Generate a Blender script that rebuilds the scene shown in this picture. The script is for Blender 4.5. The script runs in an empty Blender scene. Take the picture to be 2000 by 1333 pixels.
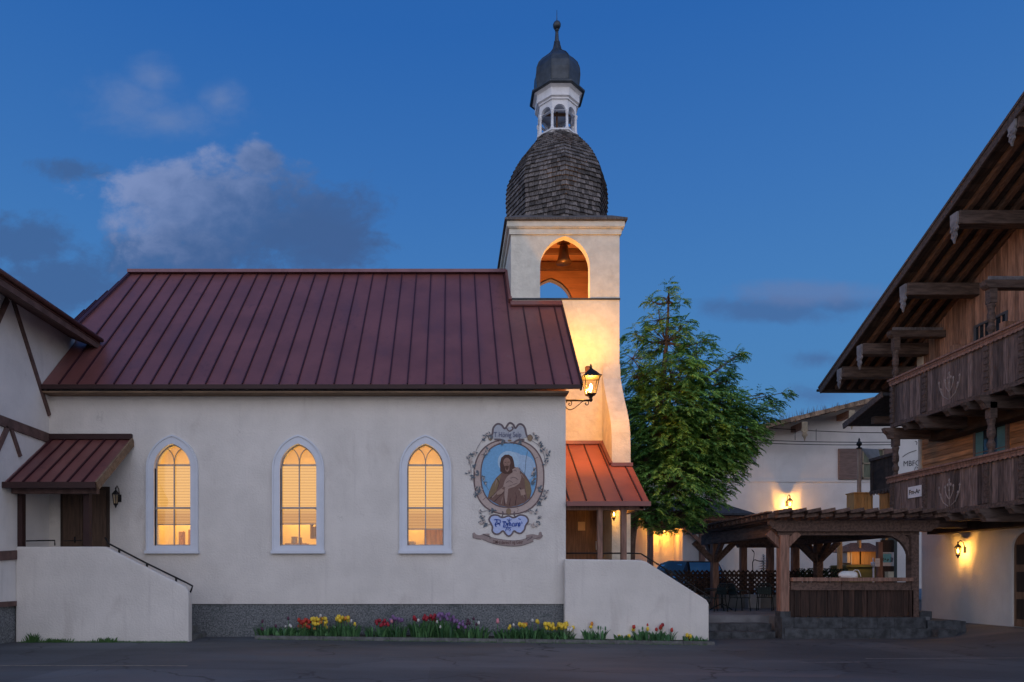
import bpy, bmesh, math, random
from mathutils import Vector, Matrix
random.seed(7)
SC = bpy.context.scene
COL = SC.collection
# ------------------------------------------------------------------ camera
F, PXC, HZ, EYE = 1350.0, 880.0, 1128.0, 1.55
cam_d = bpy.data.cameras.new("camera"); cam = bpy.data.objects.new("camera", cam_d); COL.objects.link(cam)
cam.location = (0, 0, EYE); cam.rotation_euler = (math.radians(90), 0, 0)
cam_d.sensor_width = 36.0; cam_d.lens = 36.0*F/2000.0
cam_d.shift_x = (1000-PXC)/2000.0; cam_d.shift_y = (HZ-666.5)/2000.0
cam_d.clip_end = 3000; cam_d.clip_start = 0.1
SC.camera = cam
SC.view_settings.view_transform = 'Standard'; SC.view_settings.look = 'None'
SC.view_settings.exposure = 0; SC.view_settings.gamma = 1
SC.cycles.max_bounces = 6; SC.cycles.diffuse_bounces = 3; SC.cycles.glossy_bounces = 3
SC.cycles.transparent_max_bounces = 8; SC.cycles.use_denoising = True
SC.cycles.sample_clamp_indirect = 4.0
R = math.radians
def lin(r, g, b, a=1.0):
    f = lambda c: (c/255/12.92) if c/255 <= .04045 else ((c/255+.055)/1.055)**2.4
    return (f(r), f(g), f(b), a)
def U(px): return (px-PXC)/F
def V(py): return (HZ-py)/F
def wx(px, Y): return (px-PXC)*Y/F
def wz(py, Y): return EYE+(HZ-py)*Y/F
def P(px, py, Y): return Vector((wx(px, Y), Y, wz(py, Y)))

# ------------------------------------------------------------------ world: blue hour sky
class NT:
    """tiny helper for node trees"""
    def __init__(s, tree): s.t = tree; s.n = tree.nodes; s.l = tree.links
    def new(s, typ, **kw):
        n = s.n.new(typ)
        for k, v in kw.items(): setattr(n, k, v)
        return n
    def put(s, sock, v):
        if isinstance(v, bpy.types.NodeSocket): s.l.new(v, sock)
        elif v is not None: sock.default_value = v
    def m(s, op, a, b=None, c=None, clamp=False):
        n = s.new('ShaderNodeMath', operation=op); n.use_clamp = clamp
        s.put(n.inputs[0], a)
        if b is not None: s.put(n.inputs[1], b)
        if c is not None: s.put(n.inputs[2], c)
        return n.outputs[0]
    def ss(s, x, a, b):
        n = s.new('ShaderNodeMapRange', interpolation_type='SMOOTHSTEP')
        s.put(n.inputs[0], x); n.inputs[1].default_value = a; n.inputs[2].default_value = b
        return n.outputs[0]
    def mix(s, f, a, b, mode='MIX'):
        n = s.new('ShaderNodeMix', data_type='RGBA', blend_type=mode)
        s.put(n.inputs[0], f); s.put(n.inputs[6], a); s.put(n.inputs[7], b)
        return n.outputs[2]
    def noise(s, vec, scale, detail=4, rough=.5, dist=0.0):
        n = s.new('ShaderNodeTexNoise')
        if vec is not None: s.put(n.inputs['Vector'], vec)
        n.inputs['Scale'].default_value = scale; n.inputs['Detail'].default_value = detail
        n.inputs['Roughness'].default_value = rough; n.inputs['Distortion'].default_value = dist
        return n.outputs['Fac']
    def ramp(s, f, pts):
        n = s.new('ShaderNodeValToRGB'); s.put(n.inputs[0], f)
        e = n.color_ramp.elements
        while len(e) > 1: e.remove(e[-1])
        e[0].position = pts[0][0]; e[0].color = pts[0][1]
        for p, c in pts[1:]:
            q = e.new(p); q.color = c
        return n.outputs[0]
    def xyz(s, x, y, z):
        n = s.new('ShaderNodeCombineXYZ'); s.put(n.inputs[0], x); s.put(n.inputs[1], y); s.put(n.inputs[2], z)
        return n.outputs[0]

W = bpy.data.worlds.new("World"); SC.world = W; W.use_nodes = True
W.node_tree.nodes.clear(); T = NT(W.node_tree)
tc = T.new('ShaderNodeTexCoord'); sep = T.new('ShaderNodeSeparateXYZ'); T.l.new(tc.outputs['Generated'], sep.inputs[0])
dx, dy, dz = sep.outputs
east = T.ramp(dz, [(0, lin(84,132,180)), (.25, lin(72,128,184)), (.36, lin(66,122,184)), (.47, lin(56,112,180)), (.62, lin(40,98,172)), (1, lin(30,80,150))])
ym = T.m('MAXIMUM', dy, .05)
u = T.m('DIVIDE', dx, ym); v = T.m('DIVIDE', dz, ym)
uv = T.xyz(u, v, 0)
warp = T.noise(T.xyz(u, T.m('MULTIPLY', v, 1.6), 0), 7.0, 6, .62, .3)
fine = T.noise(T.xyz(u, T.m('MULTIPLY', v, 1.3), 4), 22.0, 5, .6, .2)
def blob(cx, cy, rx, ry, k=1.0):
    a = T.m('DIVIDE', T.m('SUBTRACT', u, U(cx)), rx/F); b = T.m('DIVIDE', T.m('SUBTRACT', v, V(cy)), ry/F)
    d = T.m('SQRT', T.m('ADD', T.m('MULTIPLY', a, a), T.m('MULTIPLY', b, b)))
    return T.m('MULTIPLY', T.m('SUBTRACT', 1.0, d), k)
def union(bs):
    r = bs[0]
    for b in bs[1:]: r = T.m('MAXIMUM', r, b)
    return r
def cloud(bs, lo, hi, wamp=1.5, famp=.55):
    d = T.m('ADD', union(bs), T.m('ADD', T.m('MULTIPLY', T.m('SUBTRACT', warp, .5), wamp), T.m('MULTIPLY', T.m('SUBTRACT', fine, .5), famp)))
    return T.ss(d, lo, hi)
base = east
# dark low bank at the left
dark = cloud([blob(50,470,210,70), blob(120,560,190,90), blob(330,500,300,80), blob(20,600,170,100), blob(600,480,190,90), blob(150,330,110,30,.7)], .1, .62, 1.7, 1.0)
base = T.mix(T.m('MULTIPLY', dark, .85), base, lin(62,96,146))
dark2 = cloud([blob(1500,608,200,34), blob(1640,596,130,26,.9), blob(1600,775,130,30,.7), blob(1610,700,110,24,.7)], .05, .8, 1.5, .8)
base = T.mix(T.m('MULTIPLY', dark2, .7), base, lin(66,98,148))
# cumulus
cum = cloud([blob(440,430,300,140), blob(320,370,120,80), blob(505,312,60,50), blob(620,440,160,110,.9)], -.02, .55, 1.5, 1.1)
lit = T.ss(T.m('ADD', T.m('ADD', T.m('SUBTRACT', v, V(375)), T.m('MULTIPLY', T.m('SUBTRACT', U(430), u), .75)), T.m('MULTIPLY', T.m('SUBTRACT', fine, .5), .22)), -.13, .16)
base = T.mix(T.m('MULTIPLY', cum, .9), base, T.mix(lit, lin(62,94,144), lin(126,144,188)))
wisp = cloud([blob(250,200,150,65,.8), blob(300,150,70,50,.9), blob(430,195,60,50,.9), blob(330,230,160,55,.7)], -.05, 1.15, 1.3, .7)
base = T.mix(T.m('MULTIPLY', wisp, .62), base, lin(112,134,178))
rim = cloud([blob(1590,572,190,34,1.0)], .0, .8, 1.2, .8)
base = T.mix(T.m('MULTIPLY', rim, .6), base, lin(98,120,166))
# afterglow behind the camera
west = T.ramp(dz, [(0, (1.02,.96,.96,1)), (.18, (.97,.99,1.12,1)), (.5, (.66,.77,1.10,1)), (1, (.15,.28,.55,1))])
wf = T.ss(dy, .35, -.65)
col = T.mix(wf, base, west)
sky = T.new('ShaderNodeTexSky', sky_type='NISHITA'); sky.sun_disc = False
sky.sun_elevation = R(4); sky.sun_rotation = R(200)
b1 = T.new('ShaderNodeBackground'); T.l.new(col, b1.inputs[0]); b1.inputs[1].default_value = 1.0
b2 = T.new('ShaderNodeBackground'); T.l.new(sky.outputs[0], b2.inputs[0]); b2.inputs[1].default_value = 0.004
ad = T.new('ShaderNodeAddShader'); T.l.new(b1.outputs[0], ad.inputs[0]); T.l.new(b2.outputs[0], ad.inputs[1])
wo = T.new('ShaderNodeOutputWorld'); T.l.new(ad.outputs[0], wo.inputs[0])

sd = bpy.data.lights.new("afterglow_sun", 'SUN'); sun = bpy.data.objects.new("afterglow_sun", sd); COL.objects.link(sun)
sd.energy = 0.12; sd.angle = R(35); sd.color = (1, .8, .72)
sun.rotation_euler = Vector((-.34*.9, .94*.9, -.45)).to_track_quat('-Z', 'Y').to_euler()

# ------------------------------------------------------------------ materials
def mat(name, color, rough=.8, metal=0.0, var=.12, vscale=3.0, bump=.0, bscale=30.0, stretch=(1,1,1), rnd=0.0, spec=.4, dirt=None, emis=None, estr=0.0):
    m = bpy.data.materials.new(name); m.use_nodes = True
    t = NT(m.node_tree); b = m.node_tree.nodes['Principled BSDF']
    c = t.new('ShaderNodeTexCoord'); mp = t.new('ShaderNodeMapping'); t.l.new(c.outputs['Object'], mp.inputs[0]); mp.inputs['Scale'].default_value = stretch
    vec = mp.outputs[0]
    n = t.noise(vec, vscale, 6, .6)
    hi = tuple(min(1, x*(1+var)) for x in color[:3])+(1,); lo = tuple(x*(1-var) for x in color[:3])+(1,)
    out = t.mix(t.ss(n, .3, .7), lo, hi)
    if rnd:
        at = t.new('ShaderNodeAttribute', attribute_name='rnd')
        k = t.m('MULTIPLY_ADD', at.outputs['Fac'], rnd*2, 1-rnd)
        out = t.mix(1.0, out, t.xyz(k, k, k), 'MULTIPLY')
    if dirt:   # (color, scale, threshold, amount, stretch)
        mp2 = t.new('ShaderNodeMapping'); t.l.new(c.outputs['Object'], mp2.inputs[0]); mp2.inputs['Scale'].default_value = dirt[4]
        dn = t.noise(mp2.outputs[0], dirt[1], 7, .65, .4)
        out = t.mix(t.m('MULTIPLY', t.ss(dn, dirt[2], dirt[2]+.18), dirt[3]), out, dirt[0])
    t.l.new(out, b.inputs['Base Color'])
    b.inputs['Roughness'].default_value = rough; b.inputs['Metallic'].default_value = metal
    b.inputs['Specular IOR Level'].default_value = spec
    if bump:
        bn = t.new('ShaderNodeBump'); bn.inputs['Strength'].default_value = bump; bn.inputs['Distance'].default_value = .02
        t.l.new(t.noise(vec, bscale, 5, .6), bn.inputs['Height']); t.l.new(bn.outputs[0], b.inputs['Normal'])
    if emis:
        b.inputs['Emission Color'].default_value = emis; b.inputs['Emission Strength'].default_value = estr
    return m
M = {}
M['stucco'] = mat('stucco', (.71,.67,.62), .93, var=.07, vscale=.9, bump=.75, bscale=20, spec=.2, dirt=((.50,.45,.41,1), 1.3, .56, .4, (1,1,.45)))
M['rough_stucco'] = mat('rough_stucco', (.72,.68,.58), .95, var=.10, vscale=3, bump=1.0, bscale=9, spec=.15, dirt=((.50,.44,.35,1), 2.0, .57, .5, (1,1,.6)))
M['white_stucco'] = mat('white_stucco', (.72,.69,.66), .93, var=.06, vscale=1.2, bump=.5, bscale=20, spec=.2, dirt=((.52,.49,.47,1), 1.1, .58, .35, (1,1,.4)))
M['plinth'] = mat('plinth_pebbledash', (.17,.18,.185), .95, var=.55, vscale=26, bump=1.0, bscale=60, spec=.25, dirt=((.07,.09,.09,1), 2.2, .52, .7, (1,1,1)))
M['trim'] = mat('white_trim', (.66,.69,.75), .5, var=.04, spec=.4)
M['white_paint'] = mat('white_paint', (.74,.74,.76), .6, var=.08, vscale=5, dirt=((.42,.40,.38,1), 9, .62, .4, (1,1,.4)))
M['roof'] = mat('maroon_metal_roof', (.215,.078,.070), .40, metal=.2, var=.14, vscale=.8, spec=.5, dirt=((.13,.06,.07,1), 1.1, .5, .45, (1,.3,.3)), bump=.05, bscale=2)
M['seam'] = mat('roof_seam', (.055,.016,.022), .5, metal=.3, var=.1)
M['fascia'] = mat('dark_fascia', (.035,.013,.012), .6, var=.15)
M['eave_wood'] = mat('eave_wood', (.20,.13,.08), .8, var=.3, stretch=(1,6,6), vscale=2)
M['dark_wood'] = mat('weathered_dark_wood', (.145,.103,.088), .82, var=.5, vscale=3.2, stretch=(7,7,.6), bump=.6, bscale=6, rnd=.55, dirt=((.22,.16,.13,1), 4, .58, .6, (5,5,.5)))
M['beam_wood'] = mat('dark_beam_wood', (.115,.080,.066), .82, var=.4, vscale=3, stretch=(.7,5,5), bump=.6, bscale=6, rnd=.3, dirt=((.14,.11,.095,1), 3, .6, .55, (.6,4,4)))
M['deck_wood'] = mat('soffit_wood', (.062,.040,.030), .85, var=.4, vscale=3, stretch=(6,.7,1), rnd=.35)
M['post_wood'] = mat('brown_post_wood', (.24,.135,.10), .78, var=.35, vscale=3, stretch=(7,7,.7), bump=.5, bscale=5, rnd=.25)
M['pergola_wood'] = mat('pergola_wood', (.125,.078,.062), .8, var=.4, vscale=3, stretch=(5,1,5), bump=.5, bscale=6, rnd=.35, dirt=((.19,.14,.12,1), 4, .6, .5, (5,1,5)))
M['panel_wood'] = mat('dark_counter_boards', (.045,.024,.018), .75, var=.5, vscale=3, stretch=(8,8,.6), bump=.4, bscale=6, rnd=.5, dirt=((.12,.10,.085,1), 4, .68, .4, (6,6,.6)))
M['log_wood'] = mat('brown_log_siding', (.50,.25,.12), .8, var=.3, vscale=3, stretch=(5,.5,5), bump=.5, bscale=6, rnd=.28)
M['board_wood'] = mat('brown_vertical_siding', (.34,.19,.13), .82, var=.35, vscale=3, stretch=(5,5,.6), bump=.5, bscale=6, rnd=.4)
M['timber'] = mat('half_timber', (.12,.07,.06), .8, var=.3, vscale=4, rnd=.2)
M['iron'] = mat('black_iron', (.018,.017,.018), .5, metal=.5, var=.2)
M['green_iron'] = mat('dark_green_iron', (.016,.028,.028), .5, metal=.3, var=.2)
M['copper'] = mat('dark_dome_metal', (.055,.064,.075), .42, metal=.55, var=.25, vscale=4, dirt=((.03,.035,.035,1), 5, .55, .6, (3,3,.6)))
M['shingle'] = mat('weathered_shingles', (.125,.11,.105), .88, var=.5, vscale=6, stretch=(5,5,1.2), bump=.5, bscale=12, rnd=.6, dirt=((.12,.055,.035,1), 1.0, .56, .7, (1,1,1.2)))
M['bell'] = mat('bronze_bell', (.10,.055,.03), .45, metal=.7, var=.2)
M['belfry'] = mat('belfry_boards', (.62,.30,.14), .85, var=.15, vscale=2, stretch=(.6,.6,4))
M['belfry_beam'] = mat('belfry_beam_wood', (.20,.10,.05), .85, var=.2)
M['asphalt'] = mat('asphalt', (.080,.087,.096), .72, var=.30, vscale=.5, stretch=(.35,1,1), bump=.5, bscale=90, spec=.4, dirt=((.125,.100,.096,1), .30, .50, .6, (.5,1.6,1)))
def cracks(m):
    t = NT(m.node_tree); b_ = t.n['Principled BSDF']; src = b_.inputs['Base Color'].links[0].from_socket
    c = t.new('ShaderNodeTexCoord'); nz = t.new('ShaderNodeTexNoise'); nz.inputs['Scale'].default_value = 1.5; t.l.new(c.outputs['Object'], nz.inputs['Vector'])
    ad = t.new('ShaderNodeVectorMath', operation='ADD'); t.l.new(c.outputs['Object'], ad.inputs[0]); t.l.new(nz.outputs['Color'], ad.inputs[1])
    vo = t.new('ShaderNodeTexVoronoi', feature='DISTANCE_TO_EDGE'); vo.inputs['Scale'].default_value = .42; t.l.new(ad.outputs[0], vo.inputs['Vector'])
    edge = t.m('SUBTRACT', 1.0, t.ss(vo.outputs['Distance'], .004, .02))
    msk = t.ss(t.noise(c.outputs['Object'], .35, 3), .42, .58)
    o = t.mix(t.m('MULTIPLY', t.m('MULTIPLY', edge, msk), .75), src, (.018,.018,.02,1))
    pt = t.new('ShaderNodeTexVoronoi'); pt.inputs['Scale'].default_value = .22; pt.distance = 'CHEBYCHEV'; t.l.new(c.outputs['Object'], pt.inputs['Vector'])
    sp = t.new('ShaderNodeSeparateColor'); t.l.new(pt.outputs['Color'], sp.inputs[0])
    k = t.m('MULTIPLY_ADD', sp.outputs[0], .35, .82); o = t.mix(1.0, o, t.xyz(k,k,k), 'MULTIPLY')
    ag = t.noise(c.outputs['Object'], 160, 2); k = t.m('MULTIPLY_ADD', ag, .9, .55); o = t.mix(1.0, o, t.xyz(k,k,k), 'MULTIPLY')
    t.l.new(o, b_.inputs['Base Color'])
cracks(M['asphalt'])
M['soil'] = mat('soil', (.05,.042,.035), .95, var=.5, vscale=12, bump=1, bscale=30)
M['kerb'] = mat('kerb_concrete', (.13,.13,.125), .9, var=.35, vscale=6, bump=.6, bscale=30, dirt=((.07,.09,.06,1), 3, .5, .5, (1,1,1)))
M['patio'] = mat('patio_concrete', (.17,.175,.185), .85, var=.25, vscale=2, bump=.4, bscale=30)
M['stone'] = mat('patio_stone', (.062,.067,.074), .9, var=.45, vscale=5, bump=.9, bscale=12, rnd=.15)
M['yellow_line'] = mat('faded_road_paint', (.34,.28,.20), .7, var=.4, vscale=8)
M['pale_line'] = mat('pale_road_paint', (.34,.32,.30), .7, var=.4, vscale=6)
M['door'] = mat('brown_door', (.22,.12,.07), .6, var=.3, vscale=3, stretch=(6,6,.6))
M['dark_door'] = mat('dark_brown_door', (.045,.028,.02), .6, var=.3, vscale=3, stretch=(6,6,.6))
M['slate'] = mat('slate_roof', (.05,.055,.065), .8, var=.3, vscale=8, rnd=.3)
M['blue_shutter'] = mat('teal_shutter', (.10,.24,.27), .6, var=.15)
M['brown_shutter'] = mat('brown_shutter', (.21,.14,.12), .7, var=.2, stretch=(1,1,8))
M['curtain'] = mat('green_curtain', (.14,.15,.10), .8, var=.3, stretch=(14,1,1))
M['bark'] = mat('bark', (.14,.09,.07), .9, var=.4, vscale=8, bump=.8, bscale=20, stretch=(2,2,.5))
M['white_plastic'] = mat('white_board', (.78,.78,.78), .6, var=.05)
M['car_paint'] = mat('dark_car_paint', (.03,.035,.045), .25, metal=.4, var=.05, spec=.6)
M['tyre'] = mat('tyre_rubber', (.02,.02,.02), .9)
M['amber_wood'] = mat('honey_wood', (.62,.33,.12), .7, var=.2, vscale=3, stretch=(8,8,.7), rnd=.2)
M['lawn'] = mat('grass_blades', (.06,.11,.05), .8, var=.3, rnd=.3)
M['parchment'] = mat('cabinet_wood', (.55,.27,.10), .6, var=.2, stretch=(8,8,.8))
M['clay'] = mat('clay_jar', (.45,.30,.18), .7)
def emi(name, c, s):
    m = bpy.data.materials.new(name); m.use_nodes = True; t = NT(m.node_tree); t.n.clear()
    e = t.new('ShaderNodeEmission'); e.inputs[0].default_value = c; e.inputs[1].default_value = s
    o = t.new('ShaderNodeOutputMaterial'); t.l.new(e.outputs[0], o.inputs[0]); return m
M['bulb'] = emi('lamp_bulb', (1, .62, .2, 1), 30)
M['bulb_small'] = emi('small_lamp_bulb', (1, .62, .2, 1), 22)
M['lit_glass'] = emi('glowing_lamp_glass', (1, .66, .20, 1), 1.35)
def glassy(name, tint=(1,1,1,1), fac=.12, rough=.05):
    m = bpy.data.materials.new(name); m.use_nodes = True; t = NT(m.node_tree); t.n.clear()
    a = t.new('ShaderNodeBsdfTransparent'); a.inputs[0].default_value = tint
    g = t.new('ShaderNodeBsdfGlossy'); g.inputs['Roughness'].default_value = rough
    mx = t.new('ShaderNodeMixShader'); mx.inputs[0].default_value = fac
    t.l.new(a.outputs[0], mx.inputs[1]); t.l.new(g.outputs[0], mx.inputs[2])
    o = t.new('ShaderNodeOutputMaterial'); t.l.new(mx.outputs[0], o.inputs[0]); return m
M['glass'] = glassy('window_glass', (1,1,1,1), .10)
M['lamp_glass'] = glassy('lamp_glass', (1,.9,.7,1), .08, .1)
M['dark_glass'] = mat('dark_glass', (.02,.03,.04), .08, var=0, spec=.8)
M['sky_painted_car_glass'] = mat('sky_painted_car_glass', (.11,.36,.66), .12, metal=.0, var=.2, vscale=.8, spec=1.0)  # sky reflection put into the base colour as diffuse blue
def blind_mat():   # pleated blind; room light and pleat shading painted in as emission
    m = bpy.data.materials.new('glowing_pleated_blind'); m.use_nodes = True; t = NT(m.node_tree); t.n.clear()
    c = t.new('ShaderNodeTexCoord'); s = t.new('ShaderNodeSeparateXYZ'); t.l.new(c.outputs['Object'], s.inputs[0])
    w = t.m('SINE', t.m('MULTIPLY', s.outputs[2], 2*math.pi/.075))
    f = t.ss(w, -1.1, .3)
    # glow painted dimmer below the sash rail, standing for the doubled sash glass
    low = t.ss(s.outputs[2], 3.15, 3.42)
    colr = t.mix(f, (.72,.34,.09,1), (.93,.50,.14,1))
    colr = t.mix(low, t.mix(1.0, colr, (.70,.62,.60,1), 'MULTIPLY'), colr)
    e = t.new('ShaderNodeEmission'); t.l.new(colr, e.inputs[0]); e.inputs[1].default_value = .98
    o = t.new('ShaderNodeOutputMaterial'); t.l.new(e.outputs[0], o.inputs[0]); return m
M['blind'] = blind_mat()
M['room'] = mat('warm_room_plaster', (.86,.72,.45), .9, var=.04)
def leaf_mat(name, c1, c2):
    m = bpy.data.materials.new(name); m.use_nodes = True; t = NT(m.node_tree); b = t.n['Principled BSDF']
    at = t.new('ShaderNodeAttribute', attribute_name='rnd')
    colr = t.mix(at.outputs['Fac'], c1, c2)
    t.l.new(colr, b.inputs['Base Color']); b.inputs['Roughness'].default_value = .6; b.inputs['Specular IOR Level'].default_value = .25
    tr = t.new('ShaderNodeBsdfTranslucent'); t.l.new(colr, tr.inputs[0])
    mx = t.new('ShaderNodeMixShader'); mx.inputs[0].default_value = .3
    t.l.new(b.outputs[0], mx.inputs[1]); t.l.new(tr.outputs[0], mx.inputs[2]); t.l.new(mx.outputs[0], t.n['Material Output'].inputs[0])
    return m
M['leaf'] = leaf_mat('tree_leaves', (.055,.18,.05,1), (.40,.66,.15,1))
M['tulip_leaf'] = leaf_mat('tulip_leaves', (.06,.16,.07,1), (.16,.34,.13,1))
M['weed'] = leaf_mat('weed_leaves', (.05,.12,.04,1), (.10,.20,.06,1))
def streaks(m, col, amt):
    t = NT(m.node_tree); b_ = t.n['Principled BSDF']; src = b_.inputs['Base Color'].links[0].from_socket
    c = t.new('ShaderNodeTexCoord'); mp = t.new('ShaderNodeMapping'); t.l.new(c.outputs['Object'], mp.inputs[0]); mp.inputs['Scale'].default_value = (3.2,3.2,.16)
    big = t.noise(c.outputs['Object'], .55, 3); n = t.noise(mp.outputs[0], 2.2, 6, .65, .1)
    f = t.m('MULTIPLY', t.ss(n, .52, .72), t.ss(big, .45, .62))
    o = t.mix(t.m('MULTIPLY', f, amt), src, col)
    mp2 = t.new('ShaderNodeVectorMath', operation='ADD'); nz = t.new('ShaderNodeTexNoise'); nz.inputs['Scale'].default_value = 2.5; t.l.new(c.outputs['Object'], nz.inputs['Vector']); t.l.new(c.outputs['Object'], mp2.inputs[0]); t.l.new(nz.outputs['Color'], mp2.inputs[1])
    vo = t.new('ShaderNodeTexVoronoi', feature='DISTANCE_TO_EDGE'); vo.inputs['Scale'].default_value = .5; t.l.new(mp2.outputs[0], vo.inputs['Vector'])
    e = t.m('MULTIPLY', t.m('SUBTRACT', 1.0, t.ss(vo.outputs['Distance'], .001, .006)), t.ss(t.noise(c.outputs['Object'], .8, 2), .55, .65))
    o = t.mix(t.m('MULTIPLY', e, .18), o, (.25,.22,.2,1))
    t.l.new(o, b_.inputs['Base Color'])
streaks(M['stucco'], (.50,.46,.43,1), .32); streaks(M['white_stucco'], (.50,.47,.45,1), .32)
streaks(M['roof'], (.10,.035,.038,1), .6)
def flat(name, c, rough=.8):
    k = 'p_'+name
    if k not in M: M[k] = mat(name, c, rough, var=.08, vscale=20, spec=.2)
    return M[k]

# ------------------------------------------------------------------ mesh builder
class MB:
    def __init__(s): s.v = []; s.f = []; s.r = []; s.sm = []; s.cur = None
    def seed(s, r=None): s.cur = random.random() if r is None else r; return s
    def add(s, vs, fs, smooth=False, rnd=None):
        o = len(s.v); r = s.cur if rnd is None and s.cur is not None else (random.random() if rnd is None else rnd)
        s.v += [tuple(x) for x in vs]
        for f in fs: s.f.append(tuple(i+o for i in f)); s.r.append(r); s.sm.append(smooth)
        return s
    def box(s, x0, x1, y0, y1, z0, z1):
        x0, x1 = min(x0,x1), max(x0,x1); y0, y1 = min(y0,y1), max(y0,y1); z0, z1 = min(z0,z1), max(z0,z1)
        vs = [(x0,y0,z0),(x1,y0,z0),(x1,y1,z0),(x0,y1,z0),(x0,y0,z1),(x1,y0,z1),(x1,y1,z1),(x0,y1,z1)]
        return s.add(vs, [(0,3,2,1),(4,5,6,7),(0,1,5,4),(1,2,6,5),(2,3,7,6),(3,0,4,7)])
    def beam(s, a, b, w, h, up=(0,0,1), w2=None, h2=None):
        a = Vector(a); b = Vector(b); d = (b-a).normalized(); up = Vector(up)
        sd_ = d.cross(up)
        if sd_.length < 1e-4: sd_ = d.cross(Vector((0,1,0)))
        sd_.normalize(); u2 = sd_.cross(d).normalized()
        w2 = w if w2 is None else w2; h2 = h if h2 is None else h2
        vs = []
        for p, ww, hh in ((a,w,h),(b,w2,h2)):
            for i, j in ((-1,-1),(1,-1),(1,1),(-1,1)): vs.append(p+sd_*(i*ww/2)+u2*(j*hh/2))
        return s.add(vs, [(0,1,2,3),(7,6,5,4),(0,4,5,1),(1,5,6,2),(2,6,7,3),(3,7,4,0)])
    def prism(s, pts, off):
        """polygon (list of 3D points) extruded by the vector off"""
        n = len(pts); off = Vector(off); a = [Vector(p) for p in pts]; b = [p+off for p in a]
        return s.add(a+b, [tuple(range(n)), tuple(reversed(range(n, 2*n)))]+[(i, i+n, (i+1)%n+n, (i+1)%n) for i in range(n)])
    def tube(s, pts, rad, n=8, smooth=True, cap=True):
        pts = [Vector(p) for p in pts]; k = len(pts)
        if not hasattr(rad, '__len__'): rad = [rad]*k
        vs = []; prev = None
        for i, p in enumerate(pts):
            d = (pts[min(i+1,k-1)]-pts[max(i-1,0)]).normalized()
            if prev is None:
                a = d.cross(Vector((0,0,1)))
                if a.length < 1e-3: a = d.cross(Vector((0,1,0)))
            else: a = prev-d*prev.dot(d)
            a.normalize(); prev = a; b = d.cross(a)
            for j in range(n):
                t = 2*math.pi*j/n; vs.append(p+(a*math.cos(t)+b*math.sin(t))*rad[i])
        fs = [(i*n+j, i*n+(j+1)%n, (i+1)*n+(j+1)%n, (i+1)*n+j) for i in range(k-1) for j in range(n)]
        if cap: fs += [tuple(reversed(range(n))), tuple(range((k-1)*n, k*n))]
        return s.add(vs, fs, smooth)
    def lathe(s, c, prof, n=16, rot=0.0, smooth=True, cap=True):
        c = Vector(c); vs = []
        for r, z in prof:
            for j in range(n):
                t = 2*math.pi*j/n+rot; vs.append((c.x+r*math.cos(t), c.y+r*math.sin(t), c.z+z))
        k = len(prof)
        fs = [(i*n+j, i*n+(j+1)%n, (i+1)*n+(j+1)%n, (i+1)*n+j) for i in range(k-1) for j in range(n)]
        if cap: fs += [tuple(reversed(range(n))), tuple(range((k-1)*n, k*n))]
        return s.add(vs, fs, smooth)
    def bridge(s, A, B, closed=False, smooth=False):
        n = len(A); o = list(A)+list(B); r = range(n if closed else n-1)
        return s.add(o, [(i, (i+1)%n, (i+1)%n+n, i+n) for i in r], smooth)
    def build(s, name, m, parent=None, bevel=0.0):
        o0 = Vector((0,0,0))
        if parent is not None: o0 = W0(parent)
        me = bpy.data.meshes.new(name)
        me.from_pydata([tuple(Vector(p)-o0) for p in s.v], [], s.f)
        me.materials.append(m)
        a = me.attributes.new('rnd', 'FLOAT', 'FACE'); a.data.foreach_set('value', s.r)
        me.polygons.foreach_set('use_smooth', s.sm); me.update()
        bm = bmesh.new(); bm.from_mesh(me); bmesh.ops.recalc_face_normals(bm, faces=bm.faces); bm.to_mesh(me); bm.free()
        o = bpy.data.objects.new(name, me); COL.objects.link(o)
        if parent is not None: o.parent = parent
        if bevel:
            b = o.modifiers.new('bevel', 'BEVEL'); b.width = bevel; b.segments = 2; b.limit_method = 'ANGLE'
        return o
ORG = {}
def W0(o):
    v = Vector((0,0,0))
    while o is not None: v += Vector(o.location); o = o.parent
    return v
def thing(name, loc, label, cat, group=None):
    o = bpy.data.objects.new(name, None); o.empty_display_size = .3; COL.objects.link(o); o.location = loc
    return tag(o, label, cat, group)
def tag(o, label=None, cat=None, group=None, kind=None):
    if label: o['label'] = label
    if cat: o['category'] = cat
    if group: o['group'] = group
    if kind: o['kind'] = kind
    return o
def rebase(o, loc):
    """move a mesh thing's origin to its base"""
    loc = Vector(loc)
    for v_ in o.data.vertices: v_.co -= loc
    o.location = loc
    return o
def copy_tree(o, loc=None, parent=None):
    c = o.copy(); COL.objects.link(c)
    c.parent = parent
    if loc is not None: c.location = loc
    for ch in list(o.children): copy_tree(ch, None, c)
    return c
def lamp(name, loc, power, color=(1,.55,.16), r=.05, parent=None, spot=None, aim=None, blend=.5):
    d = bpy.data.lights.new(name, 'SPOT' if spot else 'POINT'); d.energy = power; d.color = color; d.shadow_soft_size = r
    o = bpy.data.objects.new(name, d); COL.objects.link(o); o.location = Vector(loc)-(W0(parent) if parent else Vector((0,0,0))); o.parent = parent
    if spot: d.spot_size = spot; d.spot_blend = blend; o.rotation_euler = (Vector(aim)-Vector(loc)).to_track_quat('-Z', 'Y').to_euler()
    return o
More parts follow.
